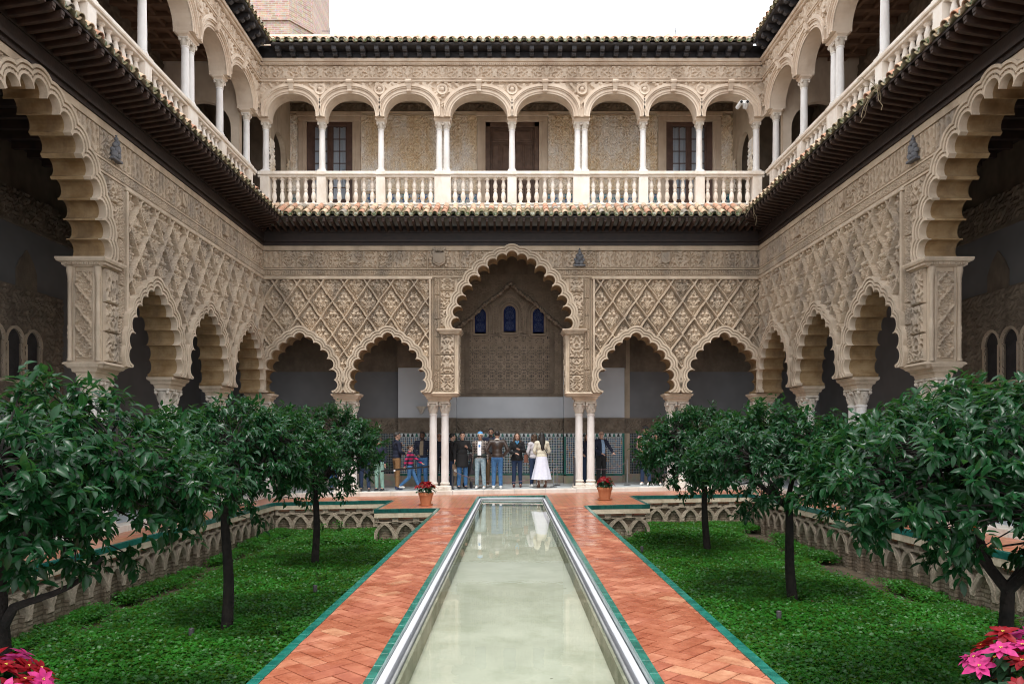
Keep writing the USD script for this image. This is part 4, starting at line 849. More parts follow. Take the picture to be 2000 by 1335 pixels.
for s in (-1, 1):
    u0, u1 = (-3.85, -1.885) if s < 0 else (1.755, 3.8)
    q = thing('plaster_pier', parent=pstr(LB)); 
    obj('plaster', box(u0, u1, -.0, .35, 2.36, 4.045), M['plaster'], q)
    obj('ledge_band', cat([box(u0, u1, -.04, .35, 2.28, 2.355), box(u0, u1, -.03, .35, 1.84, 1.90)]), M['carved_dark'], q)
    obj('carved_band', cat([hfield(u0, u1, 1.90, 2.28, .03, fine, w=-.006), box(u0, u1, .0, .35, 1.90, 2.28)]), M['carved_dark'], q, smooth=True)
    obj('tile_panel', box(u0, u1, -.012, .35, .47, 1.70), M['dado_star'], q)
    obj('tile_border', cat([box(u0, u0 + .07, -.02, .3, .44, 1.835), box(u1 - .07, u1, -.02, .3, .44, 1.835), box(u0 + .07, u1 - .07, -.02, .3, .40, .47)]), M['green'], q)
    obj('stone_base', box(u0, u1, -.03, .35, -.1, .40), M['slabs'], q)
obj('plaster', box(-1.88, 1.75, .32, .40, 2.36, 3.08), M['plaster'], LB)
obj('stone_band', cat([box(-1.88, 1.75, .29, .40, 2.28, 2.355), box(-1.88, 1.75, .30, .40, 1.84, 1.90), hfield(-1.88, 1.75, 1.9, 2.28, .03, fine, w=.318)]), M['carved_dark'], LB)
obj('tile_panel', box(-1.88, 1.75, .31, .40, .47, 1.70), M['dado'], LB)
obj('tile_border', cat([box(-1.88, 1.75, .30, .40, .40, .47)]), M['green'], LB)
obj('stone_base', box(-1.88, 1.75, .27, .40, -.1, .40), M['slabs'], LB)
obj('rear_masonry', box(-3.9, 4.05, .43, .55, -.1, 8.0), M['joint'], LB)
# stepped crest of black, green and white tiles along the dado
tri = {'white_glaze': [], 'green': [], 'black_glaze': []}
for k, u in enumerate(np.arange(-3.78, 3.74, .145)):
    w0 = .30 if -1.85 < u < 1.62 else -.022
    tri['white_glaze'].append(hull([(u + x, w0 + d, z) for x, z in ((.012, 1.83), (.10, 1.83), (.075, 1.72), (.037, 1.72)) for d in (0, .02)]))
    tri['green' if k % 2 else 'black_glaze'].append(hull([(u + x, w0 + d, z) for x, z in ((.073, 1.72), (.17, 1.72), (.135, 1.82), (.10, 1.82)) for d in (.004, .02)]))
for k, v in tri.items(): obj('crest_tiles', cat(v), M[k], LB, kind='stuff')
obj('crest_ground', cat([box(-3.85, -1.885, -.004, .3, 1.70, 1.838), box(-1.88, 1.75, .314, .4, 1.70, 1.838), box(1.755, 3.8, -.004, .3, 1.70, 1.838)]), M['greyglaze'], LB)
# alcove: traced panel and three blue lattices
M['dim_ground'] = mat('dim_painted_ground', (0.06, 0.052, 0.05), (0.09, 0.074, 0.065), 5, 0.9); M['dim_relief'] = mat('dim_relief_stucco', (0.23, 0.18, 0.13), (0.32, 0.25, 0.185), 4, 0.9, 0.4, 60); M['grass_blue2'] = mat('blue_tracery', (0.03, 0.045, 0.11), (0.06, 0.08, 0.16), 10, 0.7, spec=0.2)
A_ = thing('alcove', parent=pstr(LB))
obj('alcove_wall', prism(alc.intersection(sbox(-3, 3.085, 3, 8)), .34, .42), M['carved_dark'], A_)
def cut(fn, t, lift):                                              # only the raised ornament of a relief; the painted ground shows between
    return lambda u, z: fn(u, z) > t
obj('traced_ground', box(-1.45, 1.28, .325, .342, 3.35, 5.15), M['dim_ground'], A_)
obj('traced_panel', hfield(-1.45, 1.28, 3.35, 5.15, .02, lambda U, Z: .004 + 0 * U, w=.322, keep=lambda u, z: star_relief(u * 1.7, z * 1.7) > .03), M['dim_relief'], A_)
obj('panel_frame', cat([box(-1.6, -1.45, .29, .35, 3.2, 5.3), box(1.28, 1.43, .29, .35, 3.2, 5.3), box(-1.45, 1.28, .29, .35, 5.15, 5.22), box(-1.45, 1.28, .29, .35, 3.2, 3.35)]), M['carved_dark'], A_)
for uc, hw, hh, zc in ((-1.08, .19, .42, 5.66), (-.08, .21, .44, 5.72), (.90, .19, .42, 5.66)):
    o = Polygon([(uc - hw, zc - hh)] + [(uc - hw * math.cos(t), zc + hh * .55 + hw * 1.1 * math.sin(t)) for t in np.linspace(0, PI, 13)] + [(uc + hw, zc - hh)])
    obj('blue_lattice', prism(o, .30, .338), M['grass_blue'], A_)
    obj('lattice_frame', cat([prism(o.buffer(.075).difference(o), .26, .338), prism(o.buffer(.15).difference(o.buffer(.10)), .275, .338)]), M['dim_relief'], A_)
    tr_ = [prism(Point(uc, zc + d).buffer(R_).difference(Point(uc, zc + d).buffer(R_ - .016)), .288, .302) for d in (-.2, .14, .40) for R_ in (.05, .10, .15)] + [prism(Polygon([(uc + math.cos(t) * .04, zc + d + math.sin(t) * .04), (uc + math.cos(t + .12) * .15, zc + d + math.sin(t + .12) * .15), (uc + math.cos(t - .12) * .15, zc + d + math.sin(t - .12) * .15)]), .289, .301) for d in (-.2, .14) for t in np.arange(0, 6.2, PI / 4)]
    obj('star_tracery', cat(tr_), M['grass_blue2'], A_)
    arch_ = Polygon([(uc - hw - .28, zc - hh)] + [(uc - (hw + .28) * math.cos(t), zc + hh * .5 + (hw + .42) * math.sin(t) ** 1.2) for t in np.linspace(0, PI, 19)] + [(uc + hw + .28, zc - hh)])
    obj('blind_arch', prism(arch_.difference(arch_.buffer(-.05)).intersection(alc.buffer(-.06)), .30, .338), M['dim_relief'], A_)
    obj('little_column', cat([lathe([(.03, 5.24), (.022, 5.3), (.022, 5.75), (.035, 5.8), (.035, 5.84)], 8, uc + s_ * (hw + .24), .30) for s_ in (-1, 1)]), M['dim_relief'], A_)
wins = unary_union([sbox(uc - .36, 5.2, uc + .36, 6.35) for uc in (-1.08, -.08, .90)] + [sbox(-1.62, 3.1, 1.45, 5.3)]); inn = alc.buffer(-.07).difference(wins); shapely.prepare(inn)
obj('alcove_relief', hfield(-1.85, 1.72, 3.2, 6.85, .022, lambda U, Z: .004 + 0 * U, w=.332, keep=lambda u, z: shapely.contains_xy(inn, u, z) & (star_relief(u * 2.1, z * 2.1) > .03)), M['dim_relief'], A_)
obj('merlon_band', cat([prism(Polygon([(u, 4.92), (u + .1, 5.12), (u + .2, 4.92)]), .302, .32) for u in np.arange(-1.43, 1.2, .228)] + [box(-1.45, 1.28, .30, .322, 4.86, 4.90)]), M['dim_relief'], A_)
# deep-set flanks of the same wall
for s in (-1, 1):
    u0, u1 = (-10.9, -3.85) if s < 0 else (3.8, 10.9)
    q = thing('gallery_flank_wall', f'grey plaster flank wall with dark tiled dado at the far {"left" if s < 0 else "right"} corner of the lower gallery', 'wall', (0, YB + .45, 0))
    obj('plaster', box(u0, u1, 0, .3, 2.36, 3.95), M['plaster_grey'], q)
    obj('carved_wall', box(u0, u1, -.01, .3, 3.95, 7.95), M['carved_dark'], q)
    obj('carved_band', cat([box(u0, u1, -.03, .3, 1.84, 2.36), hfield(u0, u1, 1.9, 2.28, .05, fine, w=-.034)]), M['carved_dark'], q, smooth=False)
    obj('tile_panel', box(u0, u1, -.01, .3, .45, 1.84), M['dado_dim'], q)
    obj('stone_base', box(u0, u1, -.03, .3, -.2, .45), M['slabs'], q)
    obj('corner_pier', cat([box(s * 8.7 - .25, s * 8.7 + .25, -.4, 0, 2.3, 3.9)]), M['plaster_grey'], q)
# small carved corbels on the plaster (lamp brackets)
for u, lab in ((-3.05, 'left'), (2.35, 'right')):
    obj('wall_corbel', turn(lathe([(.01, -.14), (.06, -.10), (.10, 0), (.15, .06), (.17, .09), (.17, .12)], 10), lambda x, y, z: (x + u, YB - .12 + y * .7, z + 2.62)), M['capital'], smooth=40,
        label=f'small carved stone corbel on the {lab} plaster pier behind the paired columns', cat='corbel', group='carved corbels')
# ---- side galleries at ground level
for s, fr, lab in ((-1, frame_left(), 'left'), (1, frame_right(), 'right')):
    T = thing('gallery_back_wall', f'shadowed back wall of the {lab} lower gallery with grey plaster and a carved panel round twin arched windows', 'wall', fr['loc'], fr['rz'])
    u0, u1 = (-22.0, 3.2) if s < 0 else (-3.2, 22.0); W0 = 3.2
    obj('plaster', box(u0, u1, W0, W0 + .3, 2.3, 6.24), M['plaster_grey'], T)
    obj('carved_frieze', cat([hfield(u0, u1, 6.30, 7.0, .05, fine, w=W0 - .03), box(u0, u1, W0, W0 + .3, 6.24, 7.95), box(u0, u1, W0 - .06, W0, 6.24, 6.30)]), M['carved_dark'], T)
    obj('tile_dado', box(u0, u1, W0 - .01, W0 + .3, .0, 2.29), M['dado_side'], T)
    a, b = sorted((s * 4.65, s * 9.6))
    opn = [Polygon([(c - .22, 2.9), (c - .22, 3.7)] + [(c - .25 * math.cos(t), 3.7 + .30 * math.sin(t)) for t in np.linspace(0, PI, 11)] + [(c + .22, 3.7), (c + .22, 2.9)]) for c in (s * 5.75, s * 6.35, s * 6.95)]
    pan = sbox(a, 2.32, b, 4.93).difference(unary_union(opn)); shapely.prepare(pan)
    obj('carved_panel', cat([prism(pan, W0 - .05, W0 - .002), hfield(a + .02, b - .02, 2.34, 4.9, .035, fine, w=W0 - .055, keep=lambda u, z: shapely.contains_xy(pan, u, z))]), M['carved_dark'], T)
    obj('arch_rim', cat([prism(o.buffer(.06).difference(o), W0 - .10, W0 - .05) for o in opn]), M['stucco_carved'], T)
    obj('dark_opening', cat([prism(o, W0 - .012, W0 - .003) for o in opn]), M['blackwood'], T)
    key = Polygon([(s * 5.9 - .33, 4.93), (s * 5.9 - .33, 5.3), (s * 5.9 - .2, 5.55), (s * 5.9, 5.78), (s * 5.9 + .2, 5.55), (s * 5.9 + .33, 5.3), (s * 5.9 + .33, 4.93)])
    obj('carved_pinnacle', prism(key, W0 - .045, W0 - .002), M['carved_dark'], T)
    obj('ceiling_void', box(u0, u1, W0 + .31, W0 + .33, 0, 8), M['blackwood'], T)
    obj('wall_corbel', turn(lathe([(.01, -.14), (.06, -.10), (.10, 0), (.15, .06), (.17, .09), (.17, .12)], 10), lambda x, y, z: (x + s * 3.15, W0 - .12 + y * .7, z + 2.62)), M['plaster'], T, smooth=40)

# ---------------------------------------------------------------- brick tower beyond the roofs
tw = thing('brick_tower', 'pale brick tower with a faceted corner rising above the roofs at upper left', 'tower', (-15.2, 46, 0))
tp = Polygon([(-3, 0), (1.2, 0), (2.35, 1.6), (2.35, 6), (-3, 6)])
obj('shaft', slab(tp, 12, 27.9), M['tower'], tw)
obj('string_course', cat([slab(tp.buffer(.10, join_style=2), z, z + .22) for z in (23.0, 27.9)]), M['tower'], tw)
obj('belfry', slab(tp.buffer(-.1, join_style=2), 28.12, 34), M['tower'], tw)

# ---------------------------------------------------------------- floors, paths, garden beds, pool
BX, BY0, BY1 = 6.55, 4.35, 20.25                                   # sunken beds reach to here
PX, SX, SY = 1.80, 3.32, 17.6                                     # path half width, far stub half width and its front
PL, PYE = 1.0, 21.06                                               # pool half width with its tiles, far end
marb = Polygon([(-11, -2), (-11, 25.3), (11, 25.3), (11, -2), (XR + .35, -2), (XR - .12, YF - .06), (XL + .12, YF - .06), (XL + .12, -2)])
mf = thing('gallery_pavement', None, None, kind='structure')
obj('marble_slabs', tilted(slab(marb, -.2, .112)), M['floor'], mf)
nos = marb.intersection(marb.exterior.buffer(.22)).intersection(sbox(XL - .3, -2, XR + .6, YF + .3)).difference(sbox(-12, -3, 12, -1.5))
ed = []
for k in range(16):                                               # kerb stones of the step
    a = XL + .14 + k * .93; ed.append(tilted(cbox(a, a + .922, YF - .085, YF + .28, -.1, .121, .008)))
for s in (-1, 1):
    for k in range(22):
        y = 21.9 - k * .98 - .97; x0 = (XL + .135) if s < 0 else XR - .14 + (22 - y) * .0185
        q = cbox(min(x0, x0 + s * .35), max(x0, x0 + s * .35), y, y + .96, -.1, .121, .008); ed.append(tilted(q))
for q in ed: obj('kerb_stone', q, M['step'], mf)
base = Polygon([(-10.9, -1.6), (-10.9, 22), (10.9, 22), (10.9, -1.6)])
bed = lambda s: Polygon([(s * PX, 4.35), (s * PX, SY), (s * SX, SY), (s * SX, BY1), (s * BX, BY1), (s * BX, 3.2), (s * SX, 3.2), (s * SX, 4.35)])
beds = [bed(-1), bed(1)]; pool_out = sbox(-PL, -1.5, PL, PYE)
walkp = base.difference(unary_union([b.buffer(.083, join_style=2) for b in beds] + [pool_out]))
wk = thing('brick_walkway', None, None, kind='structure')
obj('paving', tilted(slab(walkp.difference(sbox(-PX, 4.2, PX, 17.7)), -.25, .0)), M['walk'], wk)
paths = [sbox(-PX, 4.2, -PL, 17.7), sbox(PL, 4.2, PX, 17.7)]
def herring(poly, Lb=.29):
    Wb = Lb / 2; out = []; x0, y0, x1, y1 = poly.bounds; R = max(x1 - x0, y1 - y0) * .75 + 1; cx, cy = (x0 + x1) / 2, (y0 + y1) / 2; n = int(R / Wb)
    for i in range(-n, n):
        for j in range(-n, n):
            k = (i - j) % 4
            if k == 0: b = (i * Wb, j * Wb, (i + 2) * Wb, (j + 1) * Wb)
            elif k == 3: b = (i * Wb, j * Wb, (i + 1) * Wb, (j + 2) * Wb)
            else: continue
            c = np.array([[b[0] + .0058, b[1] + .0058], [b[2] - .0058, b[1] + .0058], [b[2] - .0058, b[3] - .0058], [b[0] + .0058, b[3] - .0058]])
            q = (c @ np.array([[1, 1], [-1, 1]]) * math.sqrt(.5)) + [cx, cy]
            if q[:, 0].max() < x0 or q[:, 0].min() > x1 or q[:, 1].max() < y0 or q[:, 1].min() > y1: continue
            g = Polygon(q).intersection(poly)
            if g.area > .0006 and g.geom_type == 'Polygon': out.append(g)
    return out
def paver(g, z):
    c = np.array(shapely.geometry.polygon.orient(g).exterior.coords[:-1]); ct = c.mean(0); t = c + (ct - c) * .022; n = len(c)
    dz = rng.normal(0, .0012); tx, ty = rng.normal(0, .004, 2)
    top = z + dz + (t - ct) @ [tx, ty]; V = np.vstack([np.c_[c, np.full(n, z - .03)], np.c_[c, top - .003], np.c_[t, top]])
    F = []
    for k in range(n):
        m = (k + 1) % n
        F += [(k, m, n + m), (k, n + m, n + k), (n + k, n + m, 2 * n + m), (n + k, 2 * n + m, 2 * n + k)]
    F += [(2 * n, 2 * n + k, 2 * n + k + 1) for k in range(1, n - 1)]
    return V, np.array(F)
for s, pp in zip((-1, 1), paths):
    P = thing('brick_path', None, None, kind='structure')
    obj('bedding', tilted(slab(pp, -.3, -.012)), M['grout'], P)
    x0, y0, x1, y1 = pp.bounds; inner = sbox(x0 + (.084 if s < 0 else .003), y0, x1 - (.003 if s < 0 else .084), y1)
    br = sorted(herring(inner), key=lambda g: g.centroid.y); far_ = {0: [], 1: [], 2: [], 3: []}
    for k, g in enumerate(br):
        v = int(rng.choice(4, p=(.50, .26, .18, .06))); m_ = tilted(paver(g, 0))
        if k < 290: obj('brick', m_, M['paver'][v], P)
        else: far_[v].append(m_)
    for v in [q for q in far_ if far_[q]]: obj('far_bricks', cat(far_[v]), M['paver'][v], P, kind='stuff')
    for xa, xb in ((x0, x0 + .081), (x1 - .081, x1)):
        if abs(xa) > 1.5 or abs(xb) > 1.5: pass
        else: xa, xb = ((-PL - .0, -PL + .0) if s < 0 else (PL, PL)); continue
        y = 4.2
        while y < SY - .02:
            e = min(y + .285, SY); obj('edge_tile', tilted(cbox(xa, xb, y + .001, e - .001, -.09, .006, .003)), M['green'], P); y = e
# green edging of the beds beyond the paths, and their walls
def edging(pts, z=.004, w=.085, piece=.285, parent=None):
    for (xa, ya), (xb, yb) in zip(pts, pts[1:]):
        d = math.hypot(xb - xa, yb - ya); n = max(1, int(d / piece)); ux, uy = (xb - xa) / d, (yb - ya) / d; nx, ny = -uy, ux
        for k in range(n):
            a, b = d * k / n + .0015, d * (k + 1) / n - .0015
            c = np.array([(xa + ux * q + nx * o, ya + uy * q + ny * o) for q, o in ((a, 0), (b, 0), (b, w), (a, w))])
            i = c.mean(0) + (c - c.mean(0)) * .96
            obj('edge_tile', tilted(hull([(p[0], p[1], zz) for p in c for zz in (-.09, z - .005)] + [(p[0], p[1], z) for p in i])), M['green_dark'], parent)
GZ = -1.02                                                        # soil level
for s in (-1, 1):
    T = thing('garden_wall', f'old brick retaining wall with interlaced blind arches round the {"left" if s < 0 else "right"} sunken bed', 'wall')
    pts = [(s * PX, SY), (s * SX, SY), (s * SX, BY1), (s * BX, BY1), (s * BX, 3.2)]
    edging(pts if s > 0 else [(x, y) for x, y in pts[::-1]], parent=T, w=.085)
    runs = [((s * PX, SY), (s * SX, SY)), ((s * SX, BY1), (s * BX, BY1)), ((s * BX, BY1), (s * BX, 3.6))]
    bpoly = Polygon([(s * PX, 3), (s * PX, SY), (s * SX, SY), (s * SX, BY1), (s * BX, BY1), (s * BX, 3.0)])
    shell = bpoly.buffer(.36, join_style=2).difference(bpoly.buffer(.10, join_style=2)).difference(sbox(-PX - .0, 0, PX + .0, 30) if False else sbox(-PX + .0, 2.5, PX - .0, SY - .01)).intersection(sbox(-20, 3.3, 20, 30))
    obj('brick_core', tilted(slab(shell, -1.45, -.252)), M['retaining'], T)
    cop = bpoly.buffer(.1, join_style=2).difference(bpoly.buffer(.0, join_style=2)).intersection(sbox(-20, 3.3, 20, 30)).difference(sbox(-PX + .01, 2.5, PX - .01, SY - .01))
    obj('coping', tilted(slab(cop.buffer(-.004), -.205, -.092)), M['coping'], T)
    for (xa, ya), (xb, yb) in runs:
        d = math.hypot(xb - xa, yb - ya); ux, uy = (xb - xa) / d, (yb - ya) / d
        nx, ny = (uy, -ux) if s > 0 else (-uy, ux)                # towards the bed
        if (xb - xa) and not (yb - ya): nx, ny = 0, -1
        else: nx, ny = -s, 0
        n = max(2, int(round(d / .485))); pt = d / n; zs = -.72
        to = lambda q, w, z: (xa + ux * q + nx * w, ya + uy * q + ny * w, z)
        handed = ux * ny - uy * nx
        fix = lambda m: m if handed > 0 else flip(m)
        # backing wall: niches stay back, the columns and the band above the arches stand forward
        band = sbox(0, -.345, d, -.205); ribs = []; arcs = []
        for k in range(n + 1):
            q = k * pt; ro, ri = pt + .03, pt - .055
            t = np.linspace(0, PI, 22); jit = lambda: rng.normal(0, .004)
            arc = Polygon([(q + (ro + jit()) * math.cos(a), zs + (ro + jit()) * .92 * math.sin(a)) for a in t] + [(q + (ri + jit()) * math.cos(a), zs + (ri + jit()) * .92 * math.sin(a)) for a in t[::-1]]).buffer(0).intersection(sbox(.0, -1.6, d, -.3))
            arcs.append(arc)
        for k in range(n + 1):
            q = k * pt; half = .085
            col = sbox(max(0, q - half), -1.4, min(d, q + half), zs + .08)
            def put(nm, poly, w0, w1, m_):
                if poly.is_empty: return
                ms = prism(poly, w0, w1)
                if ms is None: return
                v, f = ms; v = v + np.stack([v[:, 0] * 0, rng.normal(0, .004, len(v)), v[:, 0] * 0], 1)
                X = np.array([to(a_, -b_, c_) for a_, b_, c_ in v]); obj(nm, tilted((X, f if handed < 0 else f[:, ::-1])), M[m_], T)
            put('arch_rib', arcs[k], .018 + .002 * (k % 2), .10, 'rib')
            put('wall_pier', col, .034, .10, 'retaining')
            if k < n + 1 and -.1 < q: put('corbel_block', sbox(max(0, q - .075), -.345, min(d, q + .075), -.21), .034, .10, 'rib')
    # the soil of the bed
    obj('soil', tilted(hf_soil) if False else tilted(slab(bpoly.buffer(.2, join_style=2).intersection(sbox(-20, 2.5, 20, 30)).difference(sbox(-PX + .02, 0, PX - .02, SY)), -1.3, GZ)), M['soil'], T, kind=None)
M['poolwall'] = mat('pool_wall', (0.20, 0.215, 0.16), (0.30, 0.31, 0.24), 3, 0.9, 0.2, 20, stain=(0.10, 0.12, 0.075), stscale=2.0)
# pool: green rim, pale channel, water
pw = thing('pool', None, None, kind='structure')
def rim(s):
    x0, x1 = sorted((s * .937, s * 1.0)); y = 3.0
    while y < PYE - .01:
        e = min(y + .285, PYE); obj('edge_tile', tilted(cbox(x0, x1, y + .001, e - .001, -.02, .012, .003)), M['green'], pw); y = e
    y = 3.0
    while y < PYE - .1:
        e = min(y + .145, PYE - .08); x0, x1 = sorted((s * .938, s * .99)); obj('face_tile', tilted(box(x0, x1, y + .001, e - .001, -.06, -.021)), M['greyglaze'], pw) if y < 14 else None; y = e
    obj('rim_core', tilted(box(*sorted((s * .944, s * .999)), 0, PYE - .02, -.35, -.0225)), M['greyglaze'], pw)
    y = 2.6; k = 0
    while y < PYE - .1:
        e = min(y + 1.9, PYE - .2); obj('channel_stone', cbox(*sorted((s * .880, s * .936)), y + .002, e - .002, -.30, -.052 + (.003 if k % 2 else 0), .008), M['ledge'], pw); y = e if e < PYE - .21 else PYE; k += 1
    obj('inner_kerb', cat([cbox(*sorted((s * .830, s * .852)), 2.0, PYE - .24, -.5, -.070, .005)]), M['kerbgrey'], pw)
    obj('channel_bed', box(*sorted((s * .83, s * .96)), 0, PYE - .1, -.42, -.13), M['iron'], pw)
for s in (-1, 1):
    rim(s); obj('submerged_wall', box(*sorted((s * .800, s * .8245)), 2.0, PYE - .245, -.45, -.098), M['poolwall'], pw)
for k in range(7):
    a = -.936 + k * 1.872 / 7; obj('edge_tile', tilted(cbox(a + .0015, a + 1.872 / 7 - .0015, PYE - .08, PYE, -.02, .012, .006)), M['green'], pw)
obj('rim_core', cat([box(-.92, .92, PYE - .078, PYE - .002, -.4, -.022), box(-.98, .98, PYE - .002, PYE + .02, -.4, -.03)]), M['greyglaze'], pw)
obj('channel_stone', cat([cbox(-.878, .878, PYE - .15, PYE - .082, -.3, -.052, .008)]), M['ledge'], pw)
obj('inner_kerb', cat([cbox(-.828, .828, PYE - .24, PYE - .215, -.5, -.070, .005)]), M['kerbgrey'], pw)
obj('pool_floor', box(-1.0, 1.0, -1.5, PYE - .05, -.40, -.27), M['poolbed'], pw)
obj('water', (np.array([(-.828, -1.4, -.092), (.828, -1.4, -.092), (.828, PYE - .235, -.092), (-.828, PYE - .235, -.092)]), np.array([(0, 1, 2), (0, 2, 3)])), M['water'], kind='structure')
fw = np.random.default_rng(31); n_ = 16; FX = np.c_[fw.uniform(-.78, .78, n_), fw.uniform(5, 17, n_), np.full(n_, -.088)]
FLOAT = (FX, np.c_[fw.normal(0, 1, (n_, 2)), np.zeros(n_)], np.repeat([[0, 0, 1.0]], n_, 0), fw.uniform(.02, .05, n_))

# ---------------------------------------------------------------- leaves and trees
def leaves(pos, dirs, nrm, length, width, rows=4, fold=.22, droop=.25):
    """one folded, drooping blade per row of pos; returns vertices and faces"""
    N = len(pos); d = dirs / np.linalg.norm(dirs, axis=1, keepdims=True); s = np.cross(d, nrm); s /= np.linalg.norm(s, axis=1, keepdims=True) + 1e-9; n = np.cross(s, d)
    ts = np.array([0, .32, .68, 1.0]); ws = np.array([.06, .95, .82, .0])
    V = np.zeros((N, 12, 3)); Lg, Wd = length[:, None], width[:, None]
    for k, (t, w) in enumerate(zip(ts, ws)):
        mid = pos + d * Lg * t - n * Lg * droop * t * t
        V[:, 3 * k] = mid + s * Wd * w * .5 + n * Wd * w * fold; V[:, 3 * k + 1] = mid; V[:, 3 * k + 2] = mid - s * Wd * w * .5 + n * Wd * w * fold
    f = []
    for k in range(3):
        a = 3 * k
        for q in (0, 1): f += [(a + q, a + 3 + q, a + 4 + q), (a + q, a + 4 + q, a + 1 + q)]
    f = np.array(f[:]); F = (f[None] + (np.arange(N) * 12)[:, None, None]).reshape(-1, 3)
    return V.reshape(-1, 3), F
def tree(label, x, y, r, zb, zt, trunk_top, seed, n_clump, near, lean=0.0, limbs=5, spread=.55, fork=None, fruit=2, low=.35, group='orange trees in the sunken beds'):
    g = np.random.default_rng(seed); z0 = GZ + TILT * x
    T = thing('orange_tree', label, 'tree', (x, y, 0), 0, group)
    fork = trunk_top if fork is None else fork
    t = np.linspace(0, 1, 7); pts = np.stack([lean * .3 * t * t + .02 * np.sin(5 * t + seed), .03 * np.sin(4 * t), z0 - .05 + (fork - z0 + .05) * t], 1)
    obj('trunk', tube(pts, .064 * (1.28 - .45 * t + .12 * (t < .1)), 10), M['bark'], T, smooth=60)
    top = pts[-1]; zc = (zb + zt) / 2; hz = (zt - zb) / 2; tips = []
    for k in range(limbs):
        a = 2 * PI * (k + g.uniform(-.25, .25)) / limbs; e = np.array([lean + math.cos(a) * r * spread, math.sin(a) * r * spread, zc + hz * g.uniform(.0, .5)])
        q = np.linspace(0, 1, 6)[:, None]; p = top + (e - top) * q + np.array([math.cos(a), math.sin(a), 0]) * .18 * np.sin(q * PI) * (1 if fork < zb else .6)
        p[1:-1] += g.normal(0, .025, (4, 3)); obj('limb', tube(p, .042 * (1.15 - .85 * q[:, 0]), 7), M['bark'], T, smooth=60); tips += list(p[2:])
    # clumps of shoots on and in a flattened crown
    C = []
    while len(C) < n_clump:
        v = g.normal(0, 1, 3); v /= np.linalg.norm(v); rad = g.uniform(.80, 1.0) if g.random() < .68 else g.uniform(.25, .8)
        w = 1 + .14 * math.sin(3.1 * math.atan2(v[1], v[0]) + seed) + .07 * math.sin(7 * math.atan2(v[1], v[0]) + 2 * seed)
        if v[2] < -low and g.random() < .75: continue
        C.append((np.array([lean + v[0] * r * w * rad, v[1] * r * w * rad, zc + v[2] * hz * rad * (1 + .08 * math.sin(5 * v[0] + seed))]), v))
    tw, P, D, N_ = [], [], [], []
    per = 46 if near > 100 else 40
    for c, v in C:
        tip = tips[int(np.argmin([np.linalg.norm(c - q) for q in tips]))]
        q = np.linspace(0, 1, 4)[:, None]; tw.append(tube(tip + (c - tip) * q + g.normal(0, .02, (4, 3)) * (q * (1 - q) * 4), .011 - .007 * q[:, 0], 4))
        out = np.array([v[0], v[1], v[2] * .7 + .15]); out /= np.linalg.norm(out)
        ns = 4
        for _ in range(ns):                                        # shoots with leaves in turn along them
            sd = out * .75 + g.normal(0, .55, 3); sd /= np.linalg.norm(sd); Ls = g.uniform(.16, .30)
            for q_ in np.linspace(.1, 1, per // ns):
                p = c + sd * Ls * (q_ - .25) + g.normal(0, .012, 3); a = g.uniform(0, 2 * PI)
                e1 = np.cross(sd, [.3, .2, .9]); e1 /= np.linalg.norm(e1); e2 = np.cross(sd, e1)
                dd = (math.cos(a) * e1 + math.sin(a) * e2) * .85 + sd * (.35 + .5 * q_) + np.array([0, 0, -.30])
                P.append(p); D.append(dd); N_.append(np.array([0, 0, 1.0]) * .9 + out * .5 + g.normal(0, .30, 3))
    P, D, N_ = np.array(P), np.array(D), np.array(N_); ln = g.uniform(.055, .128, len(P))
    wd_ = ln * g.uniform(.36, .46, len(P))
    dist = np.linalg.norm(P + [x, y, -CAM_Z], axis=1); first = np.argsort(dist) if near else []
    if near:
        pick = first[:near]; keep = np.ones(len(P), bool); keep[pick] = False
        for k in pick: obj('leaf', leaves(P[k:k + 1], D[k:k + 1], N_[k:k + 1], ln[k:k + 1], wd_[k:k + 1]), M['leaf'], T, smooth=True)
    else: keep = np.ones(len(P), bool)
    obj('foliage', leaves(P[keep], D[keep], N_[keep], ln[keep], wd_[keep], droop=.3), M['leaf'], T, smooth=True, kind='stuff')
    obj('twigs', cat(tw), M['bark'], T, smooth=60, kind='stuff')
    for k in range(fruit):
        c, v = C[int(g.integers(len(C)))]; obj('orange', mv(trimesh_arr(trimesh.creation.icosphere(2, .034)), *(c - v * .05)), M['orange'], T, smooth=True)
    return T
tree('farthest trimmed orange tree in the left bed, before the brick arches', -3.92, 14.6, 1.36, .46, 2.24, .68, 11, 320, 0)
tree('middle orange tree of the left bed, with a straight dark trunk', -3.90, 10.0, 1.25, .50, 2.10, .62, 12, 320, 60)
tree('big dark orange tree at the left edge, with a low bare limb', -3.86, 5.55, 1.42, .56, 1.98, -.05, 13, 400, 150, fork=.62, low=.5)
t_ = stage.GetPrimAtPath('/World/orange_tree_002'); obj('limb', tube([(.0, 0, .20), (.11, -.04, .36), (.25, -.08, .41), (.43, -.08, .47), (.57, -.10, .53), (.69, -.10, .61), (.80, -.08, .74)], [.04, .034, .028, .024, .022, .018, .012], 8), M['bark'], t_, smooth=60)
tree('farthest trimmed orange tree in the right bed, with a slim trunk', 4.10, 15.4, 1.32, .46, 2.20, .66, 14, 320, 0, lean=-.2)
tree('middle orange tree of the right bed, with a smooth trunk', 4.22, 11.0, 1.28, .50, 2.08, .58, 15, 320, 60, lean=-.28)
tree('big orange tree at the right edge, trunk forking above pink flowers', 4.20, 6.25, 1.62, .50, 2.02, -.02, 16, 470, 150, fork=.34, low=.5, spread=.3, limbs=4)

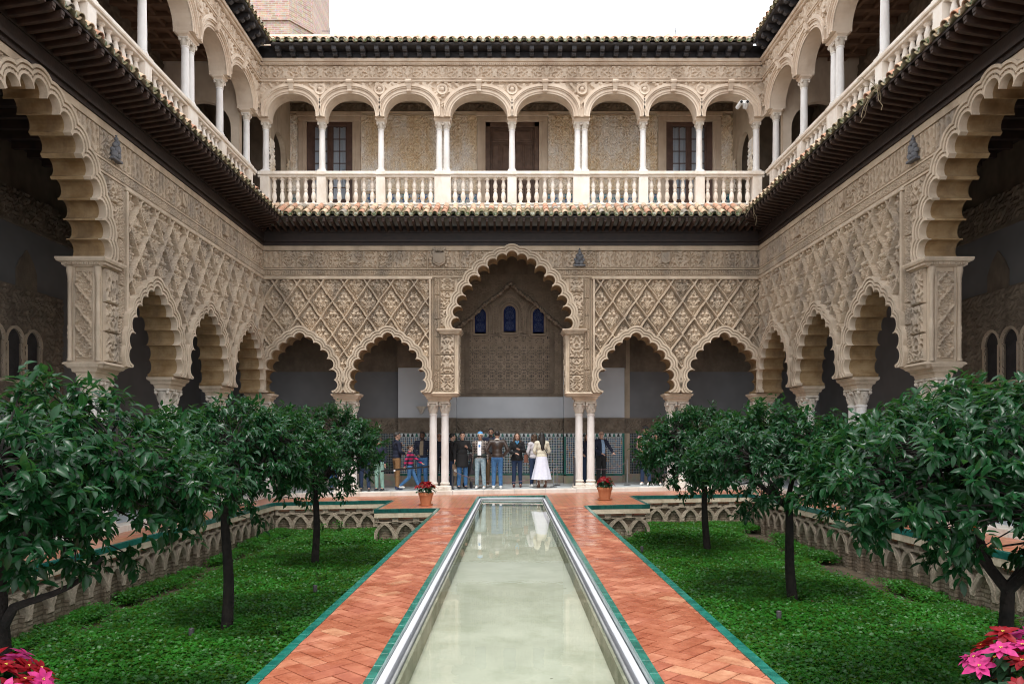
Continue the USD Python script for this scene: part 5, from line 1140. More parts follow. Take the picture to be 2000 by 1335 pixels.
obj('floating_leaves', leaves(FLOAT[0], FLOAT[1], FLOAT[2], FLOAT[3], FLOAT[3] * .5, droop=.02, fold=.02), leaf_mat('wet_leaf', [(0, (.05, .035, .015)), (1, (.14, .09, .03))], .5, .05), label='few small brown leaves floating on the long pool', cat='floating leaves', kind='stuff')
# ---- low green ground cover
def clump(seed, n=110):
    g = np.random.default_rng(seed); P = np.c_[g.normal(0, .11, (n, 2)), g.uniform(.0, .12, n)]
    D = np.c_[g.normal(0, 1, (n, 2)), g.uniform(-.15, .25, n)]; N_ = np.c_[g.normal(0, .65, (n, 2)) - [0, .25], np.ones(n)]
    ln = g.uniform(.022, .050, n); return leaves(P, D, N_, ln, ln * g.uniform(.65, .9, n), fold=.12, droop=.2)
gc = UsdGeom.PointInstancer.Define(stage, '/World/ground_cover'); meta(gc.GetPrim(), 'low glossy green ground cover filling both sunken beds round the tree trunks', 'ground cover', kind='stuff')
UsdGeom.Scope.Define(stage, '/World/ground_cover/plants'); pr_ = []
for k in range(6):
    obj('clump', clump(40 + k), M['cover'], '/World/ground_cover/plants', smooth=True); pr_.append('/World/ground_cover/plants/' + ('clump' if k == 0 else f'clump_{k:03d}'))
gp, gs, gi, go = [], [], [], []
for s in (-1, 1):
    b = beds[0 if s < 0 else 1]
    for _ in range(13500):
        u = rng.random(); y = 4.4 + (BY1 - 4.4) * u ** 1.35; x = s * rng.uniform(PX + .03, BX - .02)
        if not (y < SY - .03 or abs(x) > SX + .03): continue
        edge = BX - abs(x); bare = noise(np.array([x * .7, y * .55, 5.0]), 12); pth = noise(np.array([x * 1.1, y * 1.1, 3.0]), 2); h = .5 * noise(np.array([x * .8, y * .8, 9.0]), 6) + .5 * noise(np.array([x * 2.2, y * 2.2, 1.0]), 7)
        if edge < 1.05 and pth < .95 - .55 * (edge / 1.05) - (.45 if edge < .25 else 0): continue
        if .16 < edge < .95 and y < 18 and bare > .42 and rng.random() < .9: continue
        if y < 12 and any(math.hypot(x - tx, y - ty) < .42 * (.5 + pth) for tx, ty in ((-3.9, 10.0), (-4.05, 5.55), (4.22, 11.0), (4.3, 6.25))): continue
        rise = .18 * h + (.10 if y > 17.5 else 0)
        gp.append((x, y, GZ + TILT * x + rise - .02)); gs.append(rng.uniform(.75, 1.35) * (1.0 if edge > .9 else .8)); gi.append(int(rng.integers(6))); a = rng.uniform(0, PI); go.append(Gf.Quath(math.cos(a), 0, 0, math.sin(a)))
        if h > .55 and rng.random() < .6:
            gp.append((x, y, GZ + TILT * x + rise - .08)); gs.append(1.2); gi.append(int(rng.integers(6))); go.append(Gf.Quath(1, 0, 0, 0))
gc.CreatePrototypesRel().SetTargets([Sdf.Path(p) for p in pr_])
gc.CreatePositionsAttr(Vt.Vec3fArray.FromNumpy(np.array(gp, np.float32))); gc.CreateScalesAttr(Vt.Vec3fArray.FromNumpy(np.repeat(np.array(gs, np.float32)[:, None], 3, 1)))
gc.CreateProtoIndicesAttr(Vt.IntArray(gi)); gc.CreateOrientationsAttr(Vt.QuathArray(go))
lt = np.random.default_rng(77); n_ = 420; LX = np.where(lt.random(n_) < .5, -1, 1) * lt.uniform(PX + .1, BX - .06, n_); LY = lt.uniform(4.5, 17.4, n_)
LP = np.c_[LX, LY, GZ + TILT * LX + lt.uniform(.03, .17, n_)]; LD = np.c_[lt.normal(0, 1, (n_, 2)), lt.normal(0, .15, n_)]
obj('fallen_leaves', leaves(LP, LD, np.c_[lt.normal(0, .3, (n_, 2)), np.ones(n_)], lt.uniform(.05, .09, n_), lt.uniform(.025, .04, n_)), leaf_mat('dry_leaf', [(0, (0.11, 0.06, 0.025)), (.6, (0.22, 0.13, 0.05)), (1, (0.36, 0.30, 0.06))], .7, .1), smooth=True, label='scattered brown and yellow fallen leaves lying on the ground cover', cat='fallen leaves', kind='stuff')
for k, (x, y, z, n, lab) in enumerate(((7.02, 20.3, 8.18, 9, 'dry wiry weed hanging from the right tiled eave near the far corner'), (7.12, 13.6, 8.20, 10, 'dry twiggy weed sprouting from the right tiled eave before the balustrade'))):
    g = np.random.default_rng(200 + k); t = thing('dry_weed', lab, 'plant', (x - .35, y, z - .05)); P = []
    for _ in range(n):
        a = g.uniform(0, 2 * PI); q = np.linspace(0, 1, 6)[:, None]; e = np.array([-.12 + .2 * math.cos(a), .28 * math.sin(a), g.uniform(-.35, .45)])
        P.append(tube(e * q + np.array([0, 0, -.25]) * q * q + g.normal(0, .02, (6, 3)) * q, .006, 4))
    obj('stems', cat(P), mat(f'dry_stem_{k}', (.16, .12, .07), (.26, .20, .12), 9, .9), t)
M['moss'] = mat('moss_carpet', (0.016, 0.045, 0.010), (0.045, 0.085, 0.018), 9, 1.0, 0.9, 60)
for k, (x, y, h_, n, lab) in enumerate(((-3.35, 12.9, .34, 16, 'taller leafy weed in the left bed near the far tree'), (-3.05, 9.55, .26, 16, 'bright leafy weed beside the path in the left bed'), (3.5, 6.9, .26, 16, 'low bushy weed in the right bed before the middle tree'), (-4.6, 19.6, .5, 26, 'tall weed against the far brick wall of the left bed'), (-5.1, 19.7, .42, 22, 'smaller weed against the far brick wall of the left bed, left of the tall one'), (6.1, 8.9, .32, 20, 'loose weed at the foot of the right brick wall'))):
    g = np.random.default_rng(70 + k); t = thing('weed_plant', lab, 'plant', (x, y, GZ + TILT * x + .05))
    P = np.c_[g.normal(0, .07, (n * 3, 2)), g.uniform(.08, h_, n * 3)]; D = np.c_[g.normal(0, 1, (n * 3, 2)), g.uniform(-.2, .5, n * 3)]; ln = g.uniform(.05, .10, n * 3)
    obj('leaf_mass', leaves(P, D, np.c_[g.normal(0, .3, (n * 3, 2)), np.ones(n * 3)], ln, ln * .5), M['cover'], t, smooth=True)
    obj('stems', cat([tube([(g.normal(0, .02), g.normal(0, .02), 0), (g.normal(0, .05), g.normal(0, .05), h_)], .005, 4) for _ in range(7)]), M['moss'], t)
M['lamp'] = mat('weathered_lamp', (0.06, 0.055, 0.06), (0.10, 0.09, 0.095), 8, 0.5)
# little garden spotlights
for x, y, lab in ((-4.05, 9.25, 'small grey spotlight on a stake in front of the middle tree of the left bed'), (-3.2, 11.9, 'small dark spotlight beyond the path in the left bed'), (2.75, 15.5, 'small dark spotlight in the right bed before the far tree'), (3.5, 9.6, 'small grey spotlight in the right bed left of the middle trunk'), (3.05, 4.75, 'dark spotlight in the right bed beside the pink poinsettia')):
    t = thing('garden_spotlight', lab, 'spotlight', (x, y, GZ + TILT * x + .16), group='garden spotlights')
    obj('lamp_body', mv(lathe([(.01, 0), (.028, .01), (.034, .05), (.034, .11), (.029, .115), (.027, .10)], 12), 0, 0, .06), M['lamp'], t, smooth=40)
    obj('stake', cat([tube([(0, 0, -.2), (0, 0, .10)], .012, 6), cbox(-.02, .02, -.02, .02, .06, .11, .004)]), M['iron'], t)

# ---------------------------------------------------------------- poinsettias in terracotta pots
def poinsettia(label, x, y, z, r_pot, h_pot, sp, hgt, nf, seed, mixp, fs, pot=True):
    g = np.random.default_rng(seed); T = thing('potted_poinsettia', label, 'potted plant', (x, y, z))
    k = r_pot
    obj('pot', lathe([(k * .66, .03), (k * .92, h_pot * .80), (k * 1.0, h_pot * .80), (k * 1.03, h_pot), (k * .90, h_pot), (k * .86, h_pot * .88), (.01, h_pot * .86)], 24), M['terracotta'], T, smooth=40)
    obj('saucer', lathe([(k * .70, 0), (k * .92, .012), (k * .97, .04), (k * .90, .04), (k * .80, .02), (.01, .018)], 24), M['terracotta'], T, smooth=40)
    n = int(nf * 7); a = g.uniform(0, 2 * PI, n); el = g.uniform(-.15, 1.0, n); rr = sp * g.uniform(.45, .92, n)
    P = np.c_[np.cos(a) * rr * np.cos(el * .9), np.sin(a) * rr * np.cos(el * .9), h_pot + hgt * (.10 + .72 * np.sin(np.clip(el, 0, 1) * 1.4) * rr / sp)]
    D = np.c_[np.cos(a), np.sin(a), g.uniform(-.7, .2, n)] + g.normal(0, .25, (n, 3)); ln = fs * g.uniform(.9, 1.2, n)
    obj('leaf_mass', leaves(P - D * .04, D, np.c_[np.cos(a) * .4, np.sin(a) * .4, np.ones(n)], ln, ln * .58), M['pleaf'], T, smooth=True)
    obj('stems', cat([tube([(.3 * k * math.cos(q), .3 * k * math.sin(q), h_pot * .85), (sp * .6 * math.cos(q), sp * .6 * math.sin(q), h_pot + hgt * .6)], .006, 5) for q in np.linspace(0, 6.28, 9)[:-1]]), M['pleaf'], T)
    for i in range(nf):                                            # each flower head is a star of bracts round yellow buds
        ph = i * 2.39996; q = math.sqrt((i + .5) / nf); c = np.array([math.cos(ph) * sp * .86 * q, math.sin(ph) * sp * .86 * q, h_pot + hgt * (1 - .55 * q * q) + g.normal(0, .028)])
        up = np.array([math.cos(ph) * q * .9, math.sin(ph) * q * .9, 1.0]) + g.normal(0, .28, 3); up /= np.linalg.norm(up); e1 = np.cross(up, [1, .2, .1]); e1 /= np.linalg.norm(e1); e2 = np.cross(up, e1)
        col = mixp[int(g.integers(len(mixp)))]; P, D, LN = [], [], []
        for ring, (cnt, ls, lift) in enumerate(((6, 1.0, .02), (5, .68, .28))):
            for b in range(cnt):
                t = 2 * PI * (b + .5 * ring) / cnt + g.normal(0, .15); P.append(c + up * .006 * ring); D.append(math.cos(t) * e1 + math.sin(t) * e2 + up * (lift + g.normal(0, .12))); LN.append(fs * ls * g.uniform(.85, 1.15))
        P, D, LN = np.array(P), np.array(D), np.array(LN)
        h = thing('flower_head', parent=pstr(T))
        obj('bracts', leaves(P, D, np.repeat(up[None], len(P), 0), LN, LN * .52, fold=.10, droop=.16), M[col], h, smooth=True)
        obj('buds', cat([mv(trimesh_arr(trimesh.creation.icosphere(1, .04 * fs)), *(c + up * .012 + (math.cos(t) * e1 + math.sin(t) * e2) * .06 * fs)) for t in range(0, 6, 2)]), M['yellow'], h, smooth=True)
    return T
poinsettia('red poinsettia in a terracotta pot on the left path, before the left pair of columns', -2.17, 18.45, TILT * -2.17, .19, .33, .27, .26, 14, 1, ['red'], .10)
poinsettia('red poinsettia in a terracotta pot on the right path, before the right pair of columns', 2.42, 19.1, TILT * 2.42, .20, .34, .27, .25, 14, 2, ['red'], .10)
poinsettia('pink and red poinsettia cut off by the bottom left corner of the picture', -2.93, 4.15, TILT * -2.87, .22, .17, .32, .25, 26, 3, ['pink', 'red', 'pink', 'red'], .09)
poinsettia('pink and red poinsettia cut off by the bottom right corner of the picture', 2.98, 4.12, TILT * 2.83, .24, .16, .44, .27, 40, 8, ['pink', 'red', 'red', 'pink'], .09)

# ---------------------------------------------------------------- people
def ball_(p, r, n=10): return manifold3d.Manifold.sphere(r, n).translate([float(c) for c in p])
def bone(a, ra, b, rb, n=10): return manifold3d.Manifold.batch_hull([ball_(a, ra, n), ball_(b, rb, n)])
def blob(parts, edge=.03, it=4):
    m = manifold3d.Manifold.batch_boolean(parts, manifold3d.OpType.Add).refine_to_length(edge).to_mesh()
    t = trimesh.Trimesh(np.array(m.vert_properties[:, :3]), np.array(m.tri_verts), process=True)
    trimesh.smoothing.filter_taubin(t, iterations=it); return np.asarray(t.vertices), np.asarray(t.faces)
def ell(c, r, n=14):
    return manifold3d.Manifold.sphere(1.0, n).scale([float(k) for k in r]).translate([float(k) for k in c])
SKIN = {'light': mat('skin_light', (0.50, 0.30, 0.22), (0.56, 0.35, 0.26), 9, 0.6), 'tan': mat('skin_tan', (0.38, 0.21, 0.14), (0.42, 0.24, 0.16), 9, 0.6), 'dark': mat('skin_dark', (0.10, 0.052, 0.035), (0.13, 0.07, 0.045), 9, 0.6)}
HAIR = {'black': mat('hair_black', (0.012, 0.010, 0.009), (0.022, 0.018, 0.016), 60, 0.5), 'brown': mat('hair_brown', (0.05, 0.028, 0.016), (0.08, 0.045, 0.026), 60, 0.5), 'grey': mat('hair_grey', (0.03, 0.027, 0.025), (0.06, 0.054, 0.05), 60, 0.6)}
CL = {}
def cloth(name, c, c2=None, rough=0.92, bump=.3, sheen=0):
    if name not in CL: CL[name] = mat('cloth_' + name, c, c2 or tuple(x * 1.3 for x in c), 14, rough, bump, 45, sheen=sheen)
    return CL[name]
def striped(name, ca, cb, sc, axis='z'):
    n = {'t': ('geometry', {}), 'w': ('wave_texture', {'wave_type': 'bands', 'bands_direction': axis, 'scale': sc}), 'r': ('rgb_ramp', {'interpolate': False, 'ramp': [(0, ca), (.5, cb)]}), 'p': ('principled_bsdf', {'roughness': .9})}
    return usdkit.material(stage, L + 'cloth_' + name, n, [('t.position', 'w.vector'), ('w.fac', 'r.fac'), ('r.color', 'p.base_color')], surface='p.BSDF')
def plaid(name):
    n = {'t': ('geometry', {}), 'w': ('wave_texture', {'bands_direction': 'z', 'scale': 4.0}), 'w2': ('wave_texture', {'bands_direction': 'x', 'scale': 4.0}), 'r': ('rgb_ramp', {'ramp': [(0, (.03, .026, .024)), (.6, (.06, .05, .045)), (.95, (.30, .26, .23))]}),
         'm': ('math', {'math_type': 'maximum'}), 'p': ('principled_bsdf', {'roughness': .9})}
    return usdkit.material(stage, L + 'cloth_' + name, n, [('t.position', 'w.vector'), ('t.position', 'w2.vector'), ('w.fac', 'm.value1'), ('w2.fac', 'm.value2'), ('m.value', 'r.fac'), ('r.color', 'p.base_color')], surface='p.BSDF')
EYE = mat('eye_dark', (0.02, 0.016, 0.014), rough=.3)
GLS = mat('spectacle_frame', (0.015, 0.015, 0.016), rough=.4)
def person(label, px, y, H, face, arms=('down', 'down'), legs='stand', skin='light', hair=('short', 'black'), top=None, under=None, trousers=None, shoes=None, long_coat=0.0, skirt=None, glasses=False, beard=False, extra=None, turn_head=0.0, slim=1.0, group='visitors under the far arcade', open_front=None, cat_='person'):
    x = (px - 1000) / 1430 * y; z = fl(x) if y > YF - .1 else TILT * x
    k = H / 1.75; T = thing('person', label, cat_, (x, y, z), face, group)
    g = np.random.default_rng(int(px)); sw = .185 * slim
    S = lambda *p: np.array(p, float) * k
    hipL, hipR = S(-.088, 0, .90), S(.088, 0, .90)
    if legs == 'walk': kn = [S(-.09, .17, .52), S(.09, -.02, .49)]; an = [S(-.09, .34, .10), S(.09, -.36, .16)]
    elif legs == 'weight': kn = [S(-.11, .03, .49), S(.10, .0, .49)]; an = [S(-.14, .06, .085), S(.11, -.02, .085)]
    else: kn = [S(-.098, .01, .49), S(.098, .01, .49)]; an = [S(-.11, -.02, .085), S(.11, -.02, .085)]
    shL, shR = S(-sw, -.01, 1.425), S(sw, -.01, 1.425); chest, waist, pelv = S(0, 0, 1.28), S(0, .0, 1.07), S(0, -.0, .95)
    def arm(s, how):
        sh = shL if s < 0 else shR
        if how == 'clasp': return sh, S(s * .255, .02, 1.15), S(s * .045, .24, 1.10)
        if how == 'hips': return sh, S(s * .33, -.13, 1.17), S(s * .185, .03, .99)
        if how == 'pocket': return sh, S(s * .28, -.06, 1.16), S(s * .19, .08, .95)
        if how == 'phone': return sh, S(s * .235, .03, 1.16), S(s * .07, .26, 1.22)
        if how == 'chest': return sh, S(s * .26, .03, 1.17), S(s * .10, .26, 1.27)
        if how == 'reach': return sh, S(s * .22, .17, 1.22), S(s * .20, .42, 1.05)
        if how == 'back': return sh, S(s * .235, -.12, 1.15), S(s * .25, -.16, .92)
        if how == 'waist': return sh, S(s * .25, -.02, 1.15), S(s * .10, .20, 1.03)
        return sh, S(s * .235, -.02, 1.14), S(s * .245, .05, .90)
    A = {s: arm(s, arms[0] if s < 0 else arms[1]) for s in (-1, 1)}
    ch, sh_ = math.cos(turn_head), math.sin(turn_head)
    hd = lambda a, b, c: np.array([a * ch - b * sh_, a * sh_ + b * ch, c]) * k + S(0, .015, 0)
    # body: one continuous figure
    B = [ell(S(0, 0, 1.30), S(.155, .105, .18)), ell(S(0, 0, 1.08), S(.13, .095, .15)), ell(S(0, -.01, .95), S(.155, .11, .12)), bone(S(0, -.01, 1.42), .062 * k, S(0, .005, 1.53), .052 * k), bone(shL, .055 * k, shR, .055 * k)]
    B += [ell(hd(0, 0, 1.645), S(.076, .095, .105)), ell(hd(0, .028, 1.585), S(.056, .066, .055)), bone(hd(0, .092, 1.645), .011 * k, hd(0, .110, 1.612), .017 * k), bone(hd(-.03, .076, 1.562), .010 * k, hd(.03, .076, 1.562), .010 * k), ell(hd(0, .07, 1.535), S(.024, .02, .018))]
    for s in (-1, 1):
        B += [ell(hd(s * .078, -.005, 1.632), S(.012, .022, .033), 8), bone(hd(s * .018, .085, 1.668), .010 * k, hd(s * .05, .074, 1.668), .010 * k)]
        a, e, w = A[s]; i = 0 if s < 0 else 1; hp = hipL if s < 0 else hipR
        B += [bone(a, .050 * k, e, .040 * k), bone(e, .040 * k, w, .028 * k), bone(hp, .082 * k, kn[i], .056 * k), bone(kn[i], .055 * k, an[i], .037 * k), bone(an[i], .036 * k, an[i] + S(0, .14, -.05), .03 * k)]
        f = w - e; f /= np.linalg.norm(f); sd = np.cross(f, [0, 0, 1.0]) if abs(f[2]) < .9 else np.array([0, 1.0, 0]); sd = sd - f * (sd @ f); sd /= np.linalg.norm(sd) + 1e-9; nn = np.cross(f, sd)
        pm = w + f * .085 * k; B.append(manifold3d.Manifold.batch_hull([ball_(w, .024 * k, 8), ball_(pm + sd * .030 * k, .013 * k, 8), ball_(pm - sd * .030 * k, .013 * k, 8)]))
        for q, (o, ln) in enumerate(((-.031, .062), (-.011, .072), (.011, .070), (.030, .055))):
            p0 = pm + sd * o * k - f * .01; p1 = p0 + (f * .55 + nn * .12 * s) * ln * k; p2 = p1 + (f * .35 + nn * .30 * s) * ln * .75 * k
            B += [bone(p0, .0092 * k, p1, .0088 * k, 6), bone(p1, .0088 * k, p2, .0078 * k, 6)]
        t0 = w + f * .03 * k + sd * .026 * k; t1 = t0 + (sd * .7 + f * .75) * .035 * k; B += [bone(t0, .0115 * k, t1, .010 * k, 6), bone(t1, .010 * k, t1 + f * .026 * k, .0085 * k, 6)]
    obj('body', blob(B, .022 * k, 3), SKIN[skin], T, smooth=True)
    for s in (-1, 1): obj('eye', mv(trimesh_arr(trimesh.creation.icosphere(1, .0105 * k)), *hd(s * .031, .084, 1.650)), EYE, T, smooth=True)
    obj('brow', cat([hull([hd(s * a, b, c) for a, b, c in ((.014, .092, 1.668), (.014, .095, 1.676), (.05, .080, 1.672), (.05, .083, 1.680), (.03, .080, 1.672), (.05, .072, 1.675))]) for s in (-1, 1)]), HAIR.get(hair[1], HAIR['brown']) if isinstance(hair[1], str) else HAIR['brown'], T)
    # hair
    style, hc = hair; Hs = []
    if style in ('short', 'long', 'bob', 'tied'): Hs = [ell(hd(0, -.022, 1.672), S(.086, .098, .092))]
    if style == 'short': Hs += [ell(hd(0, .045, 1.728), S(.062, .048, .034))]
    if style == 'long': Hs += [manifold3d.Manifold.batch_hull([ell(hd(0, -.05, 1.66), S(.085, .07, .08)), ell(hd(0, -.105, 1.50), S(.10, .045, .06)), ell(hd(0, -.13, 1.28), S(.055, .032, .10))]), bone(hd(-.085, .01, 1.66), .02 * k, hd(-.10, .0, 1.48), .022 * k), bone(hd(.085, .01, 1.66), .02 * k, hd(.10, .0, 1.48), .022 * k)]
    if style == 'bob': Hs += [manifold3d.Manifold.batch_hull([ell(hd(0, -.05, 1.66), S(.085, .06, .08)), ell(hd(0, -.06, 1.46), S(.095, .05, .05))]), bone(hd(-.08, .03, 1.68), .022 * k, hd(-.095, .025, 1.45), .028 * k), bone(hd(.08, .03, 1.68), .022 * k, hd(.095, .025, 1.45), .028 * k)]
    if style == 'tied': Hs += [ell(hd(0, -.12, 1.69), S(.045, .045, .05))]
    if style == 'fringe': Hs = [ell(hd(0, -.03, 1.64), S(.082, .09, .06))]
    if Hs:
        cut = manifold3d.Manifold.cube([.26 * k, .12 * k, .155 * k]).translate([-.13 * k, .052 * k, 0]); a = math.degrees(turn_head)
        hm = manifold3d.Manifold.batch_boolean(Hs, manifold3d.OpType.Add) - cut.translate([0, 0, 1.545 * k]).rotate([0, 0, a]).translate([0, .015 * k, 0]); m = hm.refine_to_length(.025 * k).to_mesh()
        obj('hair', (np.array(m.vert_properties[:, :3]), np.array(m.tri_verts)), HAIR[hc], T, smooth=50)
    if style == 'beanie' or style == 'cap':
        obj('hat', blob([ell(hd(0, -.012, 1.70), S(.090, .103, .075))] + ([ell(hd(0, .11, 1.70), S(.062, .06, .012))] if style == 'cap' else []), .025, 2), hc, T, smooth=True)
        if style == 'beanie': obj('hat_brim', turn(lathe([(.089 * k, 1.655 * k), (.096 * k, 1.66 * k), (.096 * k, 1.70 * k), (.088 * k, 1.705 * k)], 16), lambda a, b, c: (a, b * 1.13, c)), cloth('cream_rib', (.62, .58, .50)), T, smooth=40)
    if beard: obj('beard', blob([ell(hd(0, .058, 1.547), S(.052, .040, .034)), bone(hd(-.066, .02, 1.60), .014 * k, hd(-.04, .07, 1.545), .018 * k), bone(hd(.066, .02, 1.60), .014 * k, hd(.04, .07, 1.545), .018 * k)], .02, 2), HAIR[beard], T, smooth=True)
    if glasses: obj('glasses', cat([tube([hd(s * .033 + .024 * math.cos(t), .098 - .008 * abs(math.cos(t)), 1.648 + .019 * math.sin(t)) for t in np.linspace(0, 2 * PI, 11)], .0035 * k, 4) for s in (-1, 1)] + [tube([hd(s * .057, .088, 1.652), hd(s * .080, .0, 1.65)], .003 * k, 4) for s in (-1, 1)] + [tube([hd(-.011, .104, 1.65), hd(.011, .104, 1.65)], .003 * k, 4)]), GLS, T)
    # clothes
    def torso(o, zb): return [ell(S(0, 0, 1.31), S(.165 + o, .115 + o, .175)), ell(S(0, 0, 1.12), S(.145 + o, .105 + o, .17)), ell(S(0, -.005, 1.0), S(.162 + o, .118 + o, .13)), bone(shL + S(0, 0, -.015), (.062 + o) * k, shR + S(0, 0, -.015), (.062 + o) * k), bone(S(0, -.012, 1.43), (.068 + o * .6) * k, S(0, -.008, 1.475), (.062 + o * .4) * k)] 
    if top is not None:
        o = .018; J = torso(o, .9)
        if long_coat: J += [manifold3d.Manifold.batch_hull([ell(S(0, -.005, 1.0), S(.165 + o, .12 + o, .08)), ell(S(0, .0, 1.0 - long_coat), S(.185 + o, .135 + o, .03))])]
        for s in (-1, 1):
            a, e, w = A[s]; J += [bone(a, .064 * k, e, .056 * k), bone(e, .056 * k, w - (w - e) * .08, .043 * k)]
        obj('jacket', blob(J, .04 * k, 3), top, T, smooth=True)
        if under is not None: obj('shirt_front', hull([S(a, b, c) for a, b, c in ((-.05, .085, 1.46), (.05, .085, 1.46), (-.058, .150, 1.30), (.058, .150, 1.30), (-.055, .142, 1.03), (.055, .142, 1.03), (0, .03, 1.2), (-.045, .06, 1.47), (.045, .06, 1.47))]), under, T, smooth=60)
        col = [S(.072 * math.cos(t), .068 * math.sin(t) - .005, 1.475 - .03 * math.sin(t)) for t in np.linspace(-PI * 1.15, PI * .15, 14)]; obj('collar', tube(col, .020 * k, 6), open_front or top, T, smooth=60)
    if trousers is not None:
        Q = [ell(S(0, -.008, .93), S(.168, .126, .145))]
        for i, hp in enumerate((hipL, hipR)): Q += [bone(hp + S(0, 0, .02), .098 * k, kn[i], .072 * k), bone(kn[i], .072 * k, an[i] + S(0, 0, .02), .058 * k)]
        obj('trousers', blob(Q, .04 * k, 3), trousers, T, smooth=True)
    if skirt is not None:
        n = 40; V = []
        for zz, r in ((1.05, .15), (.95, .18), (.75, .215), (.62, .24), (.60, .25), (.35, .30), (.27, .315)):
            for j in range(n):
                t = 2 * PI * j / n; q = r * (1 + (.05 * math.sin(9 * t) + .025 * math.sin(17 * t + 2)) * (1.05 - zz) * 1.4); V.append(S(q * math.cos(t), q * .82 * math.sin(t), zz))
        F = []
        for a in range(6):
            for j in range(n): b = (j + 1) % n; F += [(a * n + j, a * n + n + j, a * n + b), (a * n + b, a * n + n + j, a * n + n + b)]
        obj('skirt', (np.array(V), np.array(F)[:, ::-1]), skirt, T, smooth=True)
    sm, boot = shoes if isinstance(shoes, tuple) else (shoes, False)
    for i in range(2):
        a = an[i]; P = [ball_(a + S(0, -.03, -.035), .043 * k), ball_(a + S(0, .15, -.052), .030 * k), ball_(a + S(.0, .10, -.042), .041 * k)]
        Q = [manifold3d.Manifold.batch_hull(P)] + ([bone(a + S(0, -.005, .0), .05 * k, a + S(0, -.005, .13), .054 * k)] if boot else [bone(a + S(0, -.01, -.01), .045 * k, a + S(0, -.01, .015), .045 * k)])
        sh = blob(Q, .03 * k, 2); v = sh[0].copy(); v[:, 2] = np.maximum(v[:, 2], a[2] - .083 * k); obj('shoe', (v, sh[1]), sm, T, smooth=True)
    if extra: extra(T, S, A, k)
    return T
navy, black, char = cloth('navy', (.012, .016, .035)), cloth('black', (.010, .010, .011)), cloth('charcoal', (.035, .037, .042))
jean, ljean, djean = cloth('blue_denim', (.030, .10, .24), (.06, .17, .34)), cloth('washed_denim', (.16, .25, .30), (.34, .44, .48)), cloth('dark_denim', (.014, .028, .065))
tanc, brn = cloth('tan_cotton', (.21, .115, .05)), cloth('brown_cotton', (.12, .072, .035))
wht, wsk, crm = cloth('white_cotton', (.70, .71, .74)), cloth('white_skirt', (.66, .68, .80), (.74, .76, .86)), cloth('cream_knit', (.60, .56, .44), (.68, .64, .52), bump=.6)
lth, shr = mat('brown_leather', (.030, .020, .016), (.055, .036, .028), 8, .35, .25, 25), cloth('shearling', (.68, .62, .52), bump=.8)
pinkj, sky_, khaki = cloth('dusty_pink', (.50, .26, .27)), cloth('sky_blue_shirt', (.24, .36, .52)), cloth('khaki_knit', (.17, .135, .095))
bootb, blk, wsh = mat('brown_boot', (.13, .055, .03), rough=.5), mat('dark_shoe', (.02, .022, .03), rough=.6), mat('white_shoe', (.68, .67, .64), rough=.6)
teal = cloth('pale_teal', (.20, .34, .29))
def backpack(T, S, A, k): obj('shoulder_strap', cat([tube([S(s * .12, .10, 1.20), S(s * .125, .11, 1.38), S(s * .11, .0, 1.50), S(s * .11, -.12, 1.36)], .014, 5) for s in (-1, 1)]), black, T)
def fleece(T, S, A, k): obj('zip', tube([S(0, .135, 1.44), S(0, .148, 1.25), S(0, .14, 1.0)], .008, 5), mat('pink_zip', (.35, .03, .09)), T); obj('chest_pocket', hull([S(x, y, z) for x in (.06, .12) for y in (.11, .138) for z in (1.26, 1.36)]), char, T); backpack(T, S, A, k)
def phone(T, S, A, k): w = A[1][2]; obj('phone', cbox(*(w + S(-.02, .08, -.01))[[0]], *(w + S(.05, .08, 0))[[0]], *(w + S(0, .07, 0))[[1]], *(w + S(0, .085, 0))[[1]], *(w + S(0, 0, 0))[[2]], *(w + S(0, 0, .13))[[2]], .003), black, T)
def hbag(T, S, A, k): obj('shoulder_bag', hull([S(x, y, z) for x in (-.36, -.22) for y in (-.10, .12) for z in (.80, 1.06)]), mat('brown_bag_leather', (.13, .045, .025), (.18, .065, .035), 8, .5), T); obj('bag_strap', tube([S(-.30, .04, 1.05), S(-.22, .03, 1.35), S(-.15, .0, 1.50), S(-.22, -.06, 1.3), S(-.30, -.06, 1.05)], .014, 5), mat('strap_leather', (.10, .04, .025)), T); obj('scarf', tube([S(-.05, .09, 1.49), S(0, .13, 1.40), S(.05, .09, 1.49)], .03, 6), mat('blue_scarf', (.08, .28, .50)), T)
def xstrap(T, S, A, k): obj('cross_strap', tube([S(-.10, .0, 1.52), S(-.07, -.125, 1.42), S(.06, -.145, 1.22), S(.16, -.10, 1.08)], .012, 5), black, T)
def tiedc(T, S, A, k): obj('tied_jacket', blob([bone(S(-.15, .07, 1.02), .06, S(.15, .07, 1.02), .06), bone(S(.15, -.02, 1.0), .07, S(.19, .0, .62), .06), bone(S(-.16, -.05, 1.0), .06, S(-.12, -.12, .7), .06)], .04, 2), cloth('dark_green', (.018, .028, .026)), T, smooth=True); obj('sunglasses_on_shirt', cbox(-.03, .03, .142, .15, 1.28, 1.36, .004), mat('blue_lens', (.08, .25, .6), rough=.2), T)
def bluej(T, S, A, k): obj('scarf', blob([bone(S(-.06, .05, 1.47), .035, S(.06, .05, 1.47), .035), bone(S(.02, .09, 1.46), .03, S(.03, .13, 1.30), .03)], .03, 2), sky_, T, smooth=True)
hue = cloth('knit_cap_blue', (.10, .30, .62))
person('man in navy fleece with pink zip and tan trousers, left of the striped child', 775, 22.95, 1.80, -62, ('clasp', 'clasp'), 'weight', 'light', ('short', 'grey'), navy, None, tanc, mat('navy_shoe', (.03, .04, .09), rough=.6), glasses=True, extra=fleece, turn_head=-.25)
